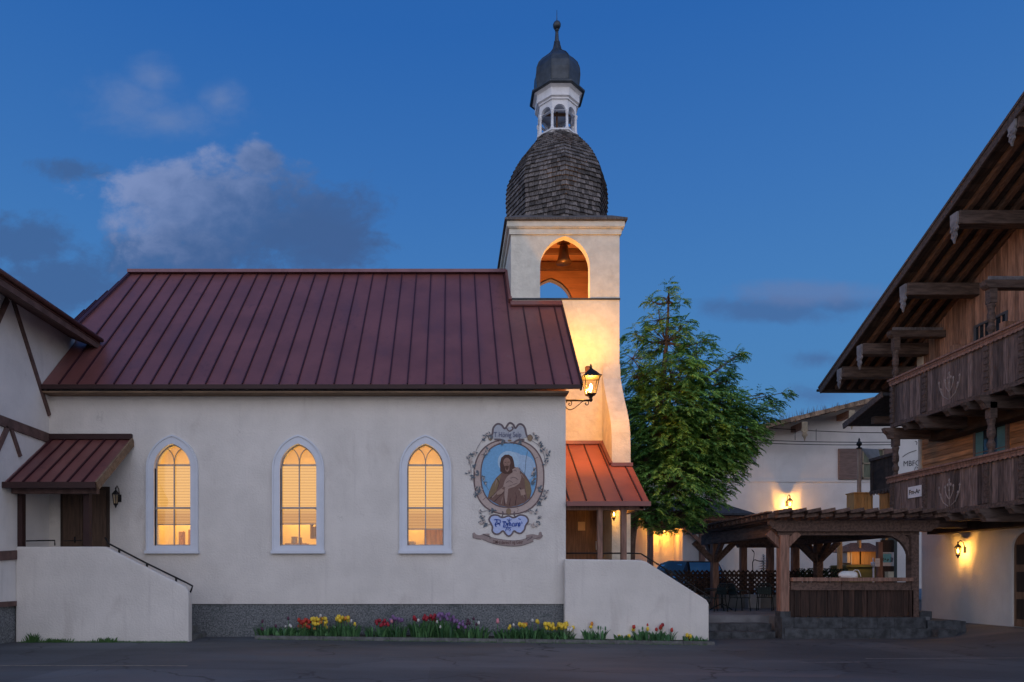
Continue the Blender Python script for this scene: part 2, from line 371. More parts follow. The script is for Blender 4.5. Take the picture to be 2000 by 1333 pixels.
def arch(uc, hw, zb, zs, za, n=10):
    """pointed arch contour from bottom left over the apex to bottom right: (u, z)"""
    h = za-zs; c = (h*h-hw*hw)/(2*hw); r = hw+c; a1 = math.asin(min(1, h/r)); L = [(uc-hw, zb)]
    if c < -hw*.999: a1 = math.pi/2
    for i in range(n+1):
        a = a1*i/n; L.append((uc-(r*math.cos(a)-c), zs+r*math.sin(a)))
    L[-1] = (uc, za)
    Rr = [(2*uc-x, z) for x, z in reversed(L[:-1])]
    return L+Rr
def holed_wall(mb, u0, u1, z0, z1, holes, mp, thick):
    """front sheet with arched openings and their reveals. holes: contours (bottom left .. bottom right); mp(u, z, d) -> point"""
    cur = u0
    for H in holes:
        a, b = H[0][0], H[-1][0]; zb = H[0][1]
        mb.add([mp(cur,z0,0), mp(a,z0,0), mp(a,z1,0), mp(cur,z1,0)], [(0,1,2,3)])
        if zb > z0: mb.add([mp(a,z0,0), mp(b,z0,0), mp(b,zb,0), mp(a,zb,0)], [(0,1,2,3)])
        top = [p for p in H if True][1:-1]
        for p, q in zip(top, top[1:]):
            if abs(p[0]-q[0]) > 1e-6: mb.add([mp(p[0],p[1],0), mp(q[0],q[1],0), mp(q[0],z1,0), mp(p[0],z1,0)], [(0,1,2,3)])
        mb.bridge([mp(x,z,0) for x, z in H], [mp(x,z,thick) for x, z in H])
        mb.add([mp(a,zb,0), mp(b,zb,0), mp(b,zb,thick), mp(a,zb,thick)], [(0,1,2,3)])
        cur = b
    mb.add([mp(cur,z0,0), mp(u1,z0,0), mp(u1,z1,0), mp(cur,z1,0)], [(0,1,2,3)])
    return mb
def textmesh(s_, size, mp, name, m, parent, extrude=.004, xs=1.0, shear=0.0, off=.0, align='CENTER', space=1.0):
    c = bpy.data.curves.new('t', 'FONT'); c.body = s_; c.size = size; c.align_x = align; c.align_y = 'CENTER'; c.shear = shear; c.offset = off; c.space_character = space
    c.resolution_u = 3
    o = bpy.data.objects.new('t', c); COL.objects.link(o)
    dg = bpy.context.evaluated_depsgraph_get(); me = bpy.data.meshes.new_from_object(o.evaluated_get(dg))
    mb = MB(); vs = [mp(p.co.x*xs, p.co.y, 0) for p in me.vertices]
    mb.add(vs, [tuple(p.vertices) for p in me.polygons], rnd=.5)
    bpy.data.objects.remove(o); bpy.data.curves.remove(c); bpy.data.meshes.remove(me)
    return mb.build(name, m, parent)

# ------------------------------------------------------------------ ground
def gz(x, y):
    pts = [(-60,0),(-4.9,0),(6.5,-.15),(13.0,-.12),(15.3,.17),(80,.17)]
    z = 0
    for (a,za),(b,zb) in zip(pts, pts[1:]):
        if a <= x <= b: z = za+(zb-za)*(x-a)/(b-a); break
    k = max(0, min(1, (y-22.5)/3)); k = k*k*(3-2*k); kx = max(0, min(1, (x-4.5)/1.5))
    return z+(.43-z)*k*kx
mb = MB(); xs = [-400,-120,-60]+[-30+i*.75 for i in range(94)]+[60,120,400]; ys = [-60,-20,-5]+[i*.6 for i in range(60)]+[45,80,400]
vs = [(x,y,gz(max(-59,min(79,x)),y)) for y in ys for x in xs]; nx = len(xs)
mb.add(vs, [(j*nx+i, j*nx+i+1, (j+1)*nx+i+1, (j+1)*nx+i) for j in range(len(ys)-1) for i in range(nx-1)], True, .5)
tag(mb.build('road', M['asphalt']), kind='structure')
def line(name, px0, px1, py, w, m, label):
    Y = F*EYE/(py-HZ)
    mb = MB(); x0, x1 = wx(px0,Y), wx(px1,Y); n = 24
    A = [(x0+(x1-x0)*i/n, Y-w/2, gz(x0+(x1-x0)*i/n, Y)+.005) for i in range(n+1)]; B = [(a[0], Y+w/2, gz(a[0],Y)+.005) for a in A]
    mb.bridge(A, B); tag(mb.build(name, m), kind='structure')
line('road_marking', -150, 366, 1301, .05, M['yellow_line'], '')
line('road_marking', 1690, 2100, 1274, .04, M['pale_line'], '')
line('road_marking', 1560, 1680, 1280, .03, M['pale_line'], '')
line('road_marking', 1840, 2200, 1329, .07, M['pale_line'], '')
# planting bed and kerb
mb = MB(); n = 40
for i in range(n):
    xa = -4.87+11.47*i/n; xb = -4.87+11.47*(i+1)/n
    mb.add([(xa,17.42,gz(xa,17)+.07),(xb,17.42,gz(xb,17)+.07),(xb,18.0,gz(xb,17)+.10),(xa,18.0,gz(xa,17)+.10)], [(0,1,2,3)], True, .5)
tag(mb.build('soil_bed', M['soil']), kind='structure')
mb = MB(); xa = -4.9
while xa < 6.6:
    L = random.uniform(.7,1.0); xb = min(xa+L, 6.62); j = random.uniform(-.012,.012)
    za, zb = gz(xa,17), gz(xb,17)
    vs = [(xa,17.28+j,za-.1),(xb-.01,17.28+j,zb-.1),(xb-.01,17.42,zb-.1),(xa,17.42,za-.1),(xa,17.30+j,za+.085),(xb-.01,17.30+j,zb+.085),(xb-.01,17.42,zb+.085),(xa,17.42,za+.085)]
    mb.add(vs, [(0,3,2,1),(4,5,6,7),(0,1,5,4),(1,2,6,5),(2,3,7,6),(3,0,4,7)]); xa = xb
tag(mb.build('kerb', M['kerb']), kind='structure')

# ================================================================== CHURCH
YF = 18.0                                   # facade plane
XL, XR = -10.45, 3.0                        # facade ends
church = thing('church', (-3.7, YF, 0), 'long white stucco chapel with maroon standing seam roof and three lit arched windows', 'church')
ZP = wz(1180, YF)
wins = [(337.5, 1023, 'stack of picture frames behind the glass'), (583, 1022, ''), (831, 1032, '')]
def contour(px, hwpx, zb, zs, za, n=10): return arch(wx(px,YF), hwpx/75.0, zb, zs, za, n)
ZB, ZS, ZA = wz(1069,YF), wz(915,YF), wz(866,YF)
OZB, OZS, OZA = wz(1078,YF), wz(916,YF), wz(850,YF)
fm = lambda a, z, d: (a, YF+d, z)
holes = [contour(px, 35.5, ZB, ZS, ZA) for px, _, _ in wins]
EZ = 6.52
mb = MB().seed(.5)
holed_wall(mb, XL, XR, ZP, EZ, holes, fm, .30)
mb.box(XL, XR, YF+.03, YF+.30, -.4, ZP-.002) if False else None
# end wall (gable) to the right, back wall
rz = lambda y: 6.45+1.029*(y-17.6)
YR, YB = 22.4, 26.8
mb.add([(XR,YF,ZP),(XR,20.96,ZP),(XR,20.96,rz(20.96)-.18),(XR,YF,rz(YF)-.18)], [(0,1,2,3)]); mb.add([(XR,24.2,ZP),(XR,YB,ZP),(XR,YB,rz(YF)-.18),(XR,24.2,rz(2*YR-24.2)-.18)], [(0,1,2,3)])
mb.add([(XL,YB,ZP),(XR,YB,ZP),(XR,YB,6.5),(XL,YB,6.5)], [(0,1,2,3)])
mb.build('wall', M['stucco'], church)
mb = MB().seed(.5); mb.box(XL, XR-.03, YF+.035, YF+.5, -.5, ZP-.003); mb.add([(XR-.03,YF+.5,-.5),(XR-.03,YB,-.5),(XR-.03,YB,ZP),(XR-.03,YF+.5,ZP)], [(0,1,2,3)])
mb.build('plinth', M['plinth'], church)
# roof
Yev = 17.6; XV = 3.32
def rp(x, y, off=0): return Vector((x, y, rz(y)))+Vector((0,-.717,.697))*off
mb = MB().seed(.5)
XRL = wx(255, YR)                           # ridge's left end
pl = [(wx(80,17.75),17.6), (XV,17.6), (XV,YR), (XRL,YR), (wx(168,19.6),19.6), (wx(80,17.75)-.6,17.6)]
pl = [(-10.42,17.6),(XV,17.6),(XV,20.96),(1.84,20.96),(1.84,YR),(XRL,YR),(-10.75,19.6),(-10.42,19.2)]
mb.prism([rp(x,y,.0) for x,y in pl], Vector((0,.717,-.697))*.12)
bz = lambda y: rz(2*YR-y)
mb.prism([(x,y,bz(y)) for x,y in ((1.84,YR+.02),(1.84,24.23),(XV,24.23),(XV,YB+.4),(XRL,YB+.4),(XRL,YR+.02))], (0,-.085,-.085))
roof = mb.build('roof', M['roof'], church)
mb = MB().seed(.5)
x = 1135; sp = 35.9*Yev/F
xx = XV-.03
k = 0
xs_ = [wx(222+35.85*i, Yev) for i in range(-3, 26)]
for xx in xs_:
    if xx > XV-.05: continue
    ytop = YR-.02
    if 1.80 < xx < XV: ytop = 20.93
    if xx < -10.38: continue
    ylow = 17.62
    mb.beam(rp(xx,ylow,.015), rp(xx,ytop,.015), .03, .045, up=(0,-.7,.7))
mb.build('standing_seam', M['seam'], roof)
mb = MB().seed(.5)                            # ridge cap, verge and eave trims
mb.beam((XRL-.05,YR,rz(YR)+.05), (1.80,YR,rz(YR)+.05), .28, .10)
mb.build('ridge_cap', mat('ridge_metal', (.20,.10,.115), .4, metal=.3), roof)
mb = MB().seed(.5)
mb.box(-10.42, XV, 17.55, 17.60, rz(Yev)-.11, rz(Yev)-.0)
mb.build('gutter', M['fascia'], roof)
mb = MB().seed(.5)
for a, b in (((XV+.02,17.6),(XV+.02,20.93)),):
    mb.beam(rp(a[0],a[1],-.05), rp(b[0],b[1],-.05), .05, .22, up=(0,-.7,.7))
mb.build('verge_board', M['fascia'], roof)
mb = MB().seed(.5)                            # soffit
mb.box(-10.42, XR+.02, 17.62, YF-.001, EZ-.26, EZ-.22); mb.box(XR+.001, XV, YF, 20.9, 6.0, 6.02) if False else None
mb.build('soffit', M['eave_wood'], church)
# small hip slope at the far left, turning back behind
A = Vector(rp(XRL,YR)); B = Vector(rp(-10.75,19.6)); C_ = P(143,627,21.6)
mb = MB().seed(.5); mb.prism([A, B+Vector((0,.02,0)), C_], (0,.15,-.05)); h_ = mb.build('hip_slope', M['roof'], church)
mb = MB().seed(.5)
for i in range(1, 5):
    t = i/5; a = B.lerp(C_, t); b = B.lerp(A, 1-t*.0)
    # seams run up the slope, parallel to the hip
    s0 = B.lerp(C_, t); s1 = A.lerp(C_, t)
    mb.beam(s0+Vector((0,-.03,.03)), s1+Vector((0,-.03,.03)), .03, .04)
mb.beam(A+Vector((0,-.03,.04)), B+Vector((0,-.03,.04)), .10, .03)
mb.build('hip_seam', M['seam'], h_)
# flashing where the tower stands in the slope
mb = MB().seed(.5)
mb.beam(rp(1.80,20.80,.05), rp(3.34,20.80,.05), .28, .06, up=(0,-.7,.7)); mb.beam(rp(1.80,20.9,.06), rp(1.80,YR,.06), .1, .14, up=(0,-.7,.7))
mb.build('flashing', M['roof'], church)

# windows
def window(px, blind_py):
    xc = wx(px, YF)
    O = contour(px, 50.5, OZB, OZS, OZA); I = contour(px, 35.5, ZB+.04, ZS, ZA-.02)
    mb = MB().seed(.5)
    dO = [fm(a,z,-.05) for a,z in O]; dI = [fm(a,z,-.05) for a,z in I]
    mb.bridge(dO, dI); mb.add([dO[0], dO[-1], dI[-1], dI[0]], [(0,1,2,3)])
    mb.bridge(dO, [fm(a,z,-.001) for a,z in O]); mb.bridge(dI, [fm(a,z,.14) for a,z in I]); mb.add([dI[0],dI[-1],fm(I[-1][0],I[-1][1],.14),fm(I[0][0],I[0][1],.14)], [(0,1,2,3)])
    # raised outer moulding and sill
    O2 = contour(px, 47.5, OZB+.03, OZS, OZA-.045)
    mb.bridge([fm(a,z,-.075) for a,z in O], [fm(a,z,-.075) for a,z in O2]); mb.bridge([fm(a,z,-.075) for a,z in O2], [fm(a,z,-.05) for a,z in O2]); mb.bridge([fm(a,z,-.075) for a,z in O],[fm(a,z,-.049) for a,z in O])
    mb.box(xc-.70, xc+.70, YF-.11, YF+.02, OZB-.05, OZB+.03)
    w = mb.build('window', M['trim'], church)
    mb = MB().seed(.5)                      # sash bars
    yb = .10; S = .045
    I2 = contour(px, 33.6, ZB+.07, ZS, ZA-.045)
    a0 = [fm(a,z,yb-.02) for a,z in I]; a1 = [fm(a,z,yb-.02) for a,z in I2]
    mb.bridge(a0, a1); mb.bridge(a1, [fm(a,z,yb+.03) for a,z in I2]); mb.add([a0[0],a0[-1],a1[-1],a1[0]], [(0,1,2,3)])
    zm = wz(992, YF)
    mb.box(xc-.47, xc+.47, YF+yb-.05, YF+yb+.02, zm-.02, zm+.02)
    mb.box(xc-.50, xc-.44, YF+.02, YF+.06, zm-.05, zm-.02); mb.box(xc+.44, xc+.50, YF+.02, YF+.06, zm-.05, zm-.02)
    zsp = wz(905, YF)
    mb.box(xc-.013, xc+.013, YF+yb-.02, YF+yb+.02, ZB+.05, zm-.03); mb.box(xc-.013, xc+.013, YF+yb-.02, YF+yb+.02, zm+.03, zsp)
    for s_ in (-1, 1):                      # tracery arcs of the head
        pts = []
        for i in range(9):
            t = i/8; ang = math.pi/2*t
            pts.append((xc+s_*(.25*(1-math.cos(ang))), YF+yb, zsp+.40*math.sin(ang)))
        mb.tube(pts, .013, 6)
    mb.build('sash', mat('grey_sash', (.20,.19,.22), .6) if 'sash' not in M else M['sash'], w)
    mb = MB().seed(.5); mb.add([fm(a,z,yb+.04) for a,z in contour(px, 34, ZB+.05, ZS, ZA-.03)], [tuple(range(len(O)))]); mb.build('glass', M['glass'], w)
    zt, zbl = wz(909, YF), wz(blind_py, YF)
    mb = MB(); n = int((zt-zbl)/.0375); P_ = []; Q_ = []
    for i in range(n+1):
        z = zbl+(zt-zbl)*i/n; d = .17+(.016 if i % 2 else 0); P_.append((xc-.47, YF+d, z)); Q_.append((xc+.47, YF+d, z))
    mb.bridge(P_, Q_)
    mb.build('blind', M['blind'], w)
    mb = MB().seed(.5); mb.box(xc-.47, xc+.47, YF+.15, YF+.19, zt, zt+.05); mb.build('blind_head', mat('blind_head', (.45,.30,.2), .6), w); mb = MB().seed(.5); mb.box(xc-.47, xc+.47, YF+.155, YF+.185, zbl-.03, zbl)
    mb.build('blind_rail', mat('blind_rail', (.45,.30,.2), .6), w)
    mb = MB().seed(.5); x0, x1, y0, y1, z0, z1 = xc-.72, xc+.72, YF+.30, YF+1.5, ZB-.15, ZA+.25
    q = [(x0,y0,z0),(x1,y0,z0),(x1,y1,z0),(x0,y1,z0),(x0,y0,z1),(x1,y0,z1),(x1,y1,z1),(x0,y1,z1)]
    mb.add(q, [(0,3,2,1),(4,5,6,7),(1,2,6,5),(2,3,7,6),(3,0,4,7)]); mb.build('room_niche', M['room'], w)
    lamp('room_lamp', (xc-.15, YF+.8, ZB+1.3), 42, (1,.62,.20), .12, w)
    return w
M['sash'] = mat('grey_sash', (.34,.33,.35), .6)
ww = [window(px, bp) for px, bp, _ in wins]
# things seen on the sills inside
xc = wx(337.5, YF)
def inthing(name, mb, m, label, cat, loc): o = mb.build(name, m); rebase(o, loc); return tag(o, label, cat)
mb = MB()
for dx_, dw, hh in ((.02,.30,.46),(.28,.22,.52)):
    mb.box(xc+dx_-.22, xc+dx_-.22+dw*.55, YF+.9, YF+.94, ZB-.15, ZB+hh)
    for i in range(6): mb.tube([(xc+dx_-.18+.05*(i%3), YF+.88, ZB+.08*i), (xc+dx_-.12+.05*(i%2), YF+.86, ZB+.08*i+.07)], .018, 5)
inthing('carved_screen', mb, M['parchment'], 'carved wooden screen seen inside the left arched window', 'screen', (xc, YF+.9, ZB-.15))
xc = wx(583, YF)
mb = MB(); mb.lathe((xc-.22,YF+.5,ZB+.12), [(.07,0),(.085,.02),(.075,.14),(.09,.16),(.085,.18)], 14); inthing('clay_pot', mb, M['clay'], 'wide clay pot on the sill inside the middle arched window', 'pot', (xc-.22,YF+.5,ZB+.12))
mb = MB(); mb.lathe((xc-.06,YF+.5,ZB+.12), [(.045,0),(.055,.02),(.04,.10),(.055,.15),(.05,.16)], 14); inthing('clay_pot', mb, M['clay'], 'narrow clay pot beside the wide one inside the middle window', 'pot', (xc-.06,YF+.5,ZB+.12))
mb = MB(); mb.box(xc-.45,xc+.12,YF+.40,YF+.70,ZB-.15,ZB+.12); inthing('side_table', mb, M['parchment'], 'low wooden table carrying clay pots inside the middle window', 'table', (xc-.16,YF+.55,ZB-.15))
mb = MB(); mb.box(xc+.16,xc+.62,YF+.7,YF+.95,ZB+.26,ZB+.31); mb.box(xc+.16,xc+.62,YF+.7,YF+.95,ZB+.66,ZB+.70); mb.box(xc+.16,xc+.20,YF+.7,YF+.95,ZB+.31,ZB+.66)
for i in range(9): mb.box(xc+.22+i*.042, xc+.25+i*.042, YF+.72, YF+.9, ZB+.31, ZB+.31+random.uniform(.18,.32))
inthing('bookshelf', mb, M['clay'], 'small shelf of books inside the middle arched window', 'bookshelf', (xc+.4,YF+.8,ZB+.26))
xc = wx(831, YF)
mb = MB(); mb.box(xc-.06,xc+.62,YF+.75,YF+1.2,ZB-.15,ZB+.62); mb.box(xc-.05,xc+.25,YF+.72,YF+.75,ZB-.1,ZB+.58); mb.box(xc+.27,xc+.6,YF+.72,YF+.75,ZB-.1,ZB+.58); mb.box(xc-.10,xc+.66,YF+.70,YF+1.2,ZB+.62,ZB+.66)
inthing('wooden_cabinet', mb, M['parchment'], 'orange wooden cabinet inside the right arched window', 'cabinet', (xc+.3,YF+1,ZB-.15))
mb = MB(); mb.lathe((xc-.38,YF+.5,ZB-.1), [(.09,0),(.12,.1),(.10,.26),(.06,.28)], 14); inthing('clay_pot', mb, M['clay'], 'rounded clay pot inside the right arched window beside the cabinet', 'pot', (xc-.38,YF+.5,ZB-.1))

# ------------------------------------------------------------------ painted mural on the facade
def mz(px, py, k=0): return Vector((wx(px,YF), YF-.004-.0025*k, wz(py,YF)))
def Z4(a, b): return (880+a/4.443, 800+b/4.443)
mural = MB().seed(.5)
def poly(pts, k, mb): mb.add([mz(px,py,k) for px,py in pts], [tuple(range(len(pts)))], rnd=.5)
def ell(cx, cy, rx, ry, n=40, p=2.0):
    o = []
    for i in range(n):
        t = 2*math.pi*i/n; c, s_ = math.cos(t), math.sin(t)
        o.append((cx+rx*abs(c)**(2/p)*(1 if c>0 else -1), cy+ry*abs(s_)**(2/p)*(1 if s_>0 else -1)))
    return o
def ring(a, b, k, mb): mb.add([mz(*q,k) for q in a]+[mz(*q,k) for q in b], [(i,(i+1)%len(a),(i+1)%len(a)+len(a),i+len(a)) for i in range(len(a))], rnd=.5)
def stroke(pts, w, k, mb, taper=False):
    """painted brush line through pixel points"""
    n = len(pts); L_, R_ = [], []
    for i, p in enumerate(pts):
        a = Vector(pts[max(i-1,0)]); b = Vector(pts[min(i+1,n-1)]); d = (b-a)
        if d.length < 1e-6: d = Vector((1,0))
        d.normalize(); ww_ = w*(1-.7*i/(n-1)) if taper else w
        L_.append((p[0]-d.y*ww_/2, p[1]+d.x*ww_/2)); R_.append((p[0]+d.y*ww_/2, p[1]-d.x*ww_/2))
    mb.add([mz(*q,k) for q in L_]+[mz(*q,k) for q in R_], [(i,i+1,i+1+n,i+n) for i in range(n-1)], rnd=.5)
def smooth(pts, n=6):
    """Catmull-Rom through the points"""
    o = []; m_ = len(pts)
    for i in range(m_-1):
        p0, p1, p2, p3 = [Vector(pts[max(0,min(m_-1,j))]) for j in (i-1,i,i+1,i+2)]
        for s_ in range(n):
            t = s_/n; o.append(tuple(.5*((2*p1)+(p2-p0)*t+(2*p0-5*p1+4*p2-p3)*t*t+(3*p1-p0-3*p2+p3)*t**3)))
    o.append(tuple(pts[-1])); return o
zz = lambda L: [Z4(*p) for p in L]
# ground of the ring
cx, cy = 994, 932
mb = MB(); ring(ell(cx,cy,68.5,73,56,2.35), ell(cx,928.5,55,63.5,56,2.35), 1, mb); mur = mb.build('mural', flat('rose_paint', (.50,.40,.36)), church)
tag(mur, 'painted oval portrait with scrollwork and flowers on the facade')
mb = MB(); ring(ell(cx,cy,69.5,74,56,2.35), ell(cx,cy,66.8,71.5,56,2.35), 2, mb); ring(ell(cx,928.5,56,64.5,56,2.35), ell(cx,928.5,53.6,62,56,2.35), 2, mb)
for a in (20,75,140,160,215,250,330): 
    c, s_ = math.cos(R(a)), math.sin(R(a)); stroke([(cx+57*c,930+65*s_),(cx+62*c+2,930+69*s_-2),(cx+66*c,930+73*s_)], .9, 2, mb)
mb.build('outline', flat('umber_paint', (.17,.12,.12)), mur)
mb = MB(); poly(ell(cx,928.5,55,63.5,56,2.35), 0, mb); mb.build('painted_sky', flat('sky_paint', (.20,.42,.66)), mur)
mb = MB(); poly(ell(1000,905,26,22,26), 1, mb); poly(ell(1020,915,26,26,26), 1.25, mb); mb.build('painted_cloud', flat('pale_sky_paint', (.38,.52,.68)), mur)
mb = MB(); poly(ell(*Z4(502,455),21,21,28), 2, mb); mb.build('halo', flat('halo_paint', (.42,.58,.72)), mur)
mb = MB(); poly(zz([(322,770),(335,715),(360,650),(395,595),(440,552),(480,520),(560,500),(610,535),(655,580),(690,640),(702,710),(690,770),(640,812),(575,838),(505,848),(430,836),(370,805)]), 3, mb); mb.build('robe', flat('brown_robe_paint', (.20,.12,.10)), mur)
mb = MB(); poly(zz([(328,765),(345,690),(385,610),(440,560),(420,640),(400,700),(350,770)]), 4, mb); poly(zz([(640,590),(690,650),(700,720),(670,780),(650,700)]), 4, mb); mb.build('cloak', flat('olive_cloak_paint', (.24,.17,.10)), mur)
mb = MB()
for L in ([(345,770),(400,720),(450,690)],[(380,800),(430,750),(490,700)],[(600,680),(640,740),(650,790)],[(470,830),(470,770),(490,720)],[(510,835),(520,770)],[(400,600),(420,640),(400,700)],[(560,830),(570,760),(560,720)]): stroke(smooth(zz(L)), 1.8, 5, mb, True)
mb.build('robe_fold', flat('dark_fold_paint', (.09,.05,.05)), mur)
mb = MB()
for L in ([(360,765),(420,705),(465,670)],[(590,690),(625,730),(640,770)],[(485,820),(480,760),(500,715)],[(440,820),(450,760)],[(400,610),(385,670)],[(610,560),(640,600)]): stroke(smooth(zz(L)), 2.6, 6, mb, True)
mb.build('robe_light', flat('pale_fold_paint', (.34,.24,.20)), mur)
mb = MB(); poly(zz([(432,540),(428,470),(440,420),(470,395),(505,393),(535,412),(548,450),(556,500),(545,545),(510,560),(470,560)]), 5, mb); mb.build('painted_hair', flat('brown_hair_paint', (.10,.055,.045)), mur)
mb = MB(); poly(ell(*Z4(488,462),7.0,9.4,20), 6, mb); poly(zz([(470,490),(512,490),(508,530),(492,545),(476,530)]), 6, mb); mb.build('painted_face', flat('skin_paint', (.31,.19,.15)), mur)
mb = MB(); stroke(zz([(468,462),(482,464)]), 1.0, 7, mb); stroke(zz([(494,460),(512,458)]), 1.0, 7, mb); stroke(zz([(488,462),(490,480),(496,482)]), .6, 7, mb); stroke(zz([(478,492),(500,492)]), 1.1, 7, mb); poly(zz([(472,494),(506,494),(500,520),(488,530),(478,518)]), 7, mb); mb.build('painted_beard', flat('beard_paint', (.12,.065,.05)), mur)
mb = MB(); poly(zz([(520,560),(560,530),(600,545),(615,590),(600,640),(560,670),(500,690),(455,670),(470,620),(490,585)]), 6, mb); poly(zz([(535,520),(580,500),(602,530),(600,560),(570,570),(540,555)]), 7, mb)
poly(zz([(470,680),(500,690),(490,800),(474,815),(466,740)]), 7, mb); mb.build('painted_lamb', flat('fleece_paint', (.40,.29,.25)), mur)
mb = MB()
for L in ([(480,640),(510,620),(540,640)],[(520,600),(550,590),(585,610)],[(500,670),(540,655),(580,640)],[(545,535),(560,528),(572,540)],[(590,510),(604,530),(606,560)]): stroke(smooth(zz(L)), 1.0, 8, mb)
mb.build('lamb_outline', flat('umber_paint', (.17,.12,.12)), mur)
mb = MB(); poly(zz([(400,720),(440,690),(470,700),(440,735),(405,745)]), 8, mb); mb.build('painted_hand', flat('hand_paint', (.38,.26,.21)), mur); mb = MB(); poly(zz([(600,700),(640,690),(650,740),(610,750)]), 8, mb); mb.build('painted_hand', flat('hand_paint', (.38,.26,.21)), mur)
mb = MB(); stroke(smooth(zz([(640,580),(650,500),(655,430),(668,365)])), 1.2, 2, mb); stroke(smooth(zz([(590,500),(640,560),(690,640)])), 1.0, 2, mb); stroke(smooth(zz([(262,600),(300,650),(330,700)])), 1.0, 2, mb); mb.build('painted_branch', flat('branch_paint', (.16,.22,.30)), mur)
# crown cartouche
mb = MB(); poly(zz([(345,250),(365,170),(395,135),(440,135),(475,170),(515,150),(560,165),(605,140),(640,160),(665,240),(600,262),(560,275),(500,290),(440,272),(390,262)]), 3, mb); mb.build('top_scroll', flat('pale_paint', (.44,.46,.50)), mur)
mb = MB()
crown = smooth(zz([(335,262),(362,215),(372,160),(405,128),(440,135),(470,168),(500,128),(520,118),(545,135),(562,165),(590,132),(620,132),(645,165),(660,225),(690,262)]), 6)
stroke(crown, 3.6, 4, mb); stroke(smooth(zz([(500,130),(485,160),(510,190),(540,170),(530,150)])), 2.6, 5, mb); stroke(smooth(zz([(380,262),(430,262),(470,278),(440,300)])), 3.2, 5, mb); stroke(smooth(zz([(640,268),(600,262),(560,280),(545,300)])), 3.2, 5, mb)
stroke(smooth(zz([(330,235),(350,225),(362,245),(340,270)])), 3.0, 5, mb); stroke(smooth(zz([(660,240),(690,225),(708,250),(685,275)])), 3.0, 5, mb)
mb.build('scrollwork', flat('taupe_paint', (.16,.13,.14)), mur)
mb = MB(); poly(ell(*Z4(345,250),4,5,14), 6, mb); poly(ell(*Z4(688,250),5,6,14), 6, mb); poly(ell(*Z4(503,885),5,6,14), 6, mb); poly(ell(*Z4(512,272),4,2,14), 6, mb); mb.build('boss', flat('ochre_paint', (.28,.20,.13)), mur)
def mtext(s_, px, py, size, m, xs=1.0, k=9, off=0, curve=0.0, shear=0):
    o_ = lambda x_, y_, d: Vector((wx(px,YF)+x_, YF-.004-.0025*k, wz(py,YF)+y_+curve*x_*x_))
    return textmesh(s_, size, o_, 'lettering', m, mur, xs=xs, off=off, shear=shear)
mtext("T Hönig Seip", *Z4(495,222), .19, flat('grey_blue_ink', (.17,.18,.26)), xs=.72, off=.002)
# lower shield
sh = [(332,960),(345,932),(370,918),(410,920),(440,938),(470,935),(505,925),(540,940),(565,935),(595,918),(640,922),(668,945),(672,975),(650,1010),(640,1045),(610,1075),(575,1070),(550,1055),(530,1085),(505,1100),(480,1085),(455,1055),(420,1080),(385,1080),(362,1055),(362,1015)]
shp = smooth(zz(sh+[sh[0]]), 4)
mb = MB(); poly(shp[:-1], 3, mb); mb.build('shield', flat('light_blue_paint', (.47,.55,.80)), mur)
mb = MB(); stroke(shp, 3.2, 4, mb); stroke(smooth(zz([(445,935),(455,905),(450,885)])), 2.4, 4, mb); stroke(smooth(zz([(560,935),(550,905),(556,888)])), 2.4, 4, mb); mb.build('shield_border', flat('taupe_paint', (.16,.13,.14)), mur)
ink = flat('blue_ink', (.035,.085,.36))
mb = MB()
def glyph(L, w=1.7):
    stroke(smooth([(920+a/12.5, 980+b/12.5) for a,b in L], 4), w, 9, mb)
# blackletter strokes as painted
glyph([(565,450),(610,440),(715,455)],1.6); glyph([(615,445),(635,490),(590,540),(600,600),(620,605)],1.9); glyph([(715,455),(710,520),(660,545),(600,560)],1.5); glyph([(640,520),(690,545),(700,590)],1.7)
glyph([(765,490),(850,490)],1.6); glyph([(800,490),(805,560),(790,620),(820,630)],1.8); glyph([(820,500),(860,530),(850,590),(815,600)],1.6)
glyph([(875,520),(890,580),(905,525)],1.4); glyph([(905,520),(890,600),(880,625)],1.3); glyph([(930,480),(935,600)],1.6); glyph([(935,530),(965,525),(970,605)],1.5)
glyph([(1035,520),(1005,550),(1010,600),(1035,605)],1.5); glyph([(1050,525),(1060,600),(1085,595),(1090,525)],1.4); glyph([(1100,520),(1110,600)],1.4); glyph([(1120,540),(1145,520),(1150,600)],1.4); glyph([(1170,530),(1165,630)],1.5); glyph([(1170,520),(1195,530),(1190,590),(1165,600)],1.4); glyph([(1225,490),(1245,520),(1235,545)],1.2)
glyph([(830,625),(985,640)],1.2); glyph([(870,640),(850,690),(840,720)],1.4); glyph([(900,650),(905,700)],1.4); glyph([(930,650),(960,680),(940,720)],1.3); glyph([(870,430),(930,460),(990,430)],.9); glyph([(900,470),(925,490),(950,470)],.9); glyph([(930,410),(930,470)],.9); glyph([(1150,420),(1215,440)],1.1)
mb.build('lettering', ink, mur)
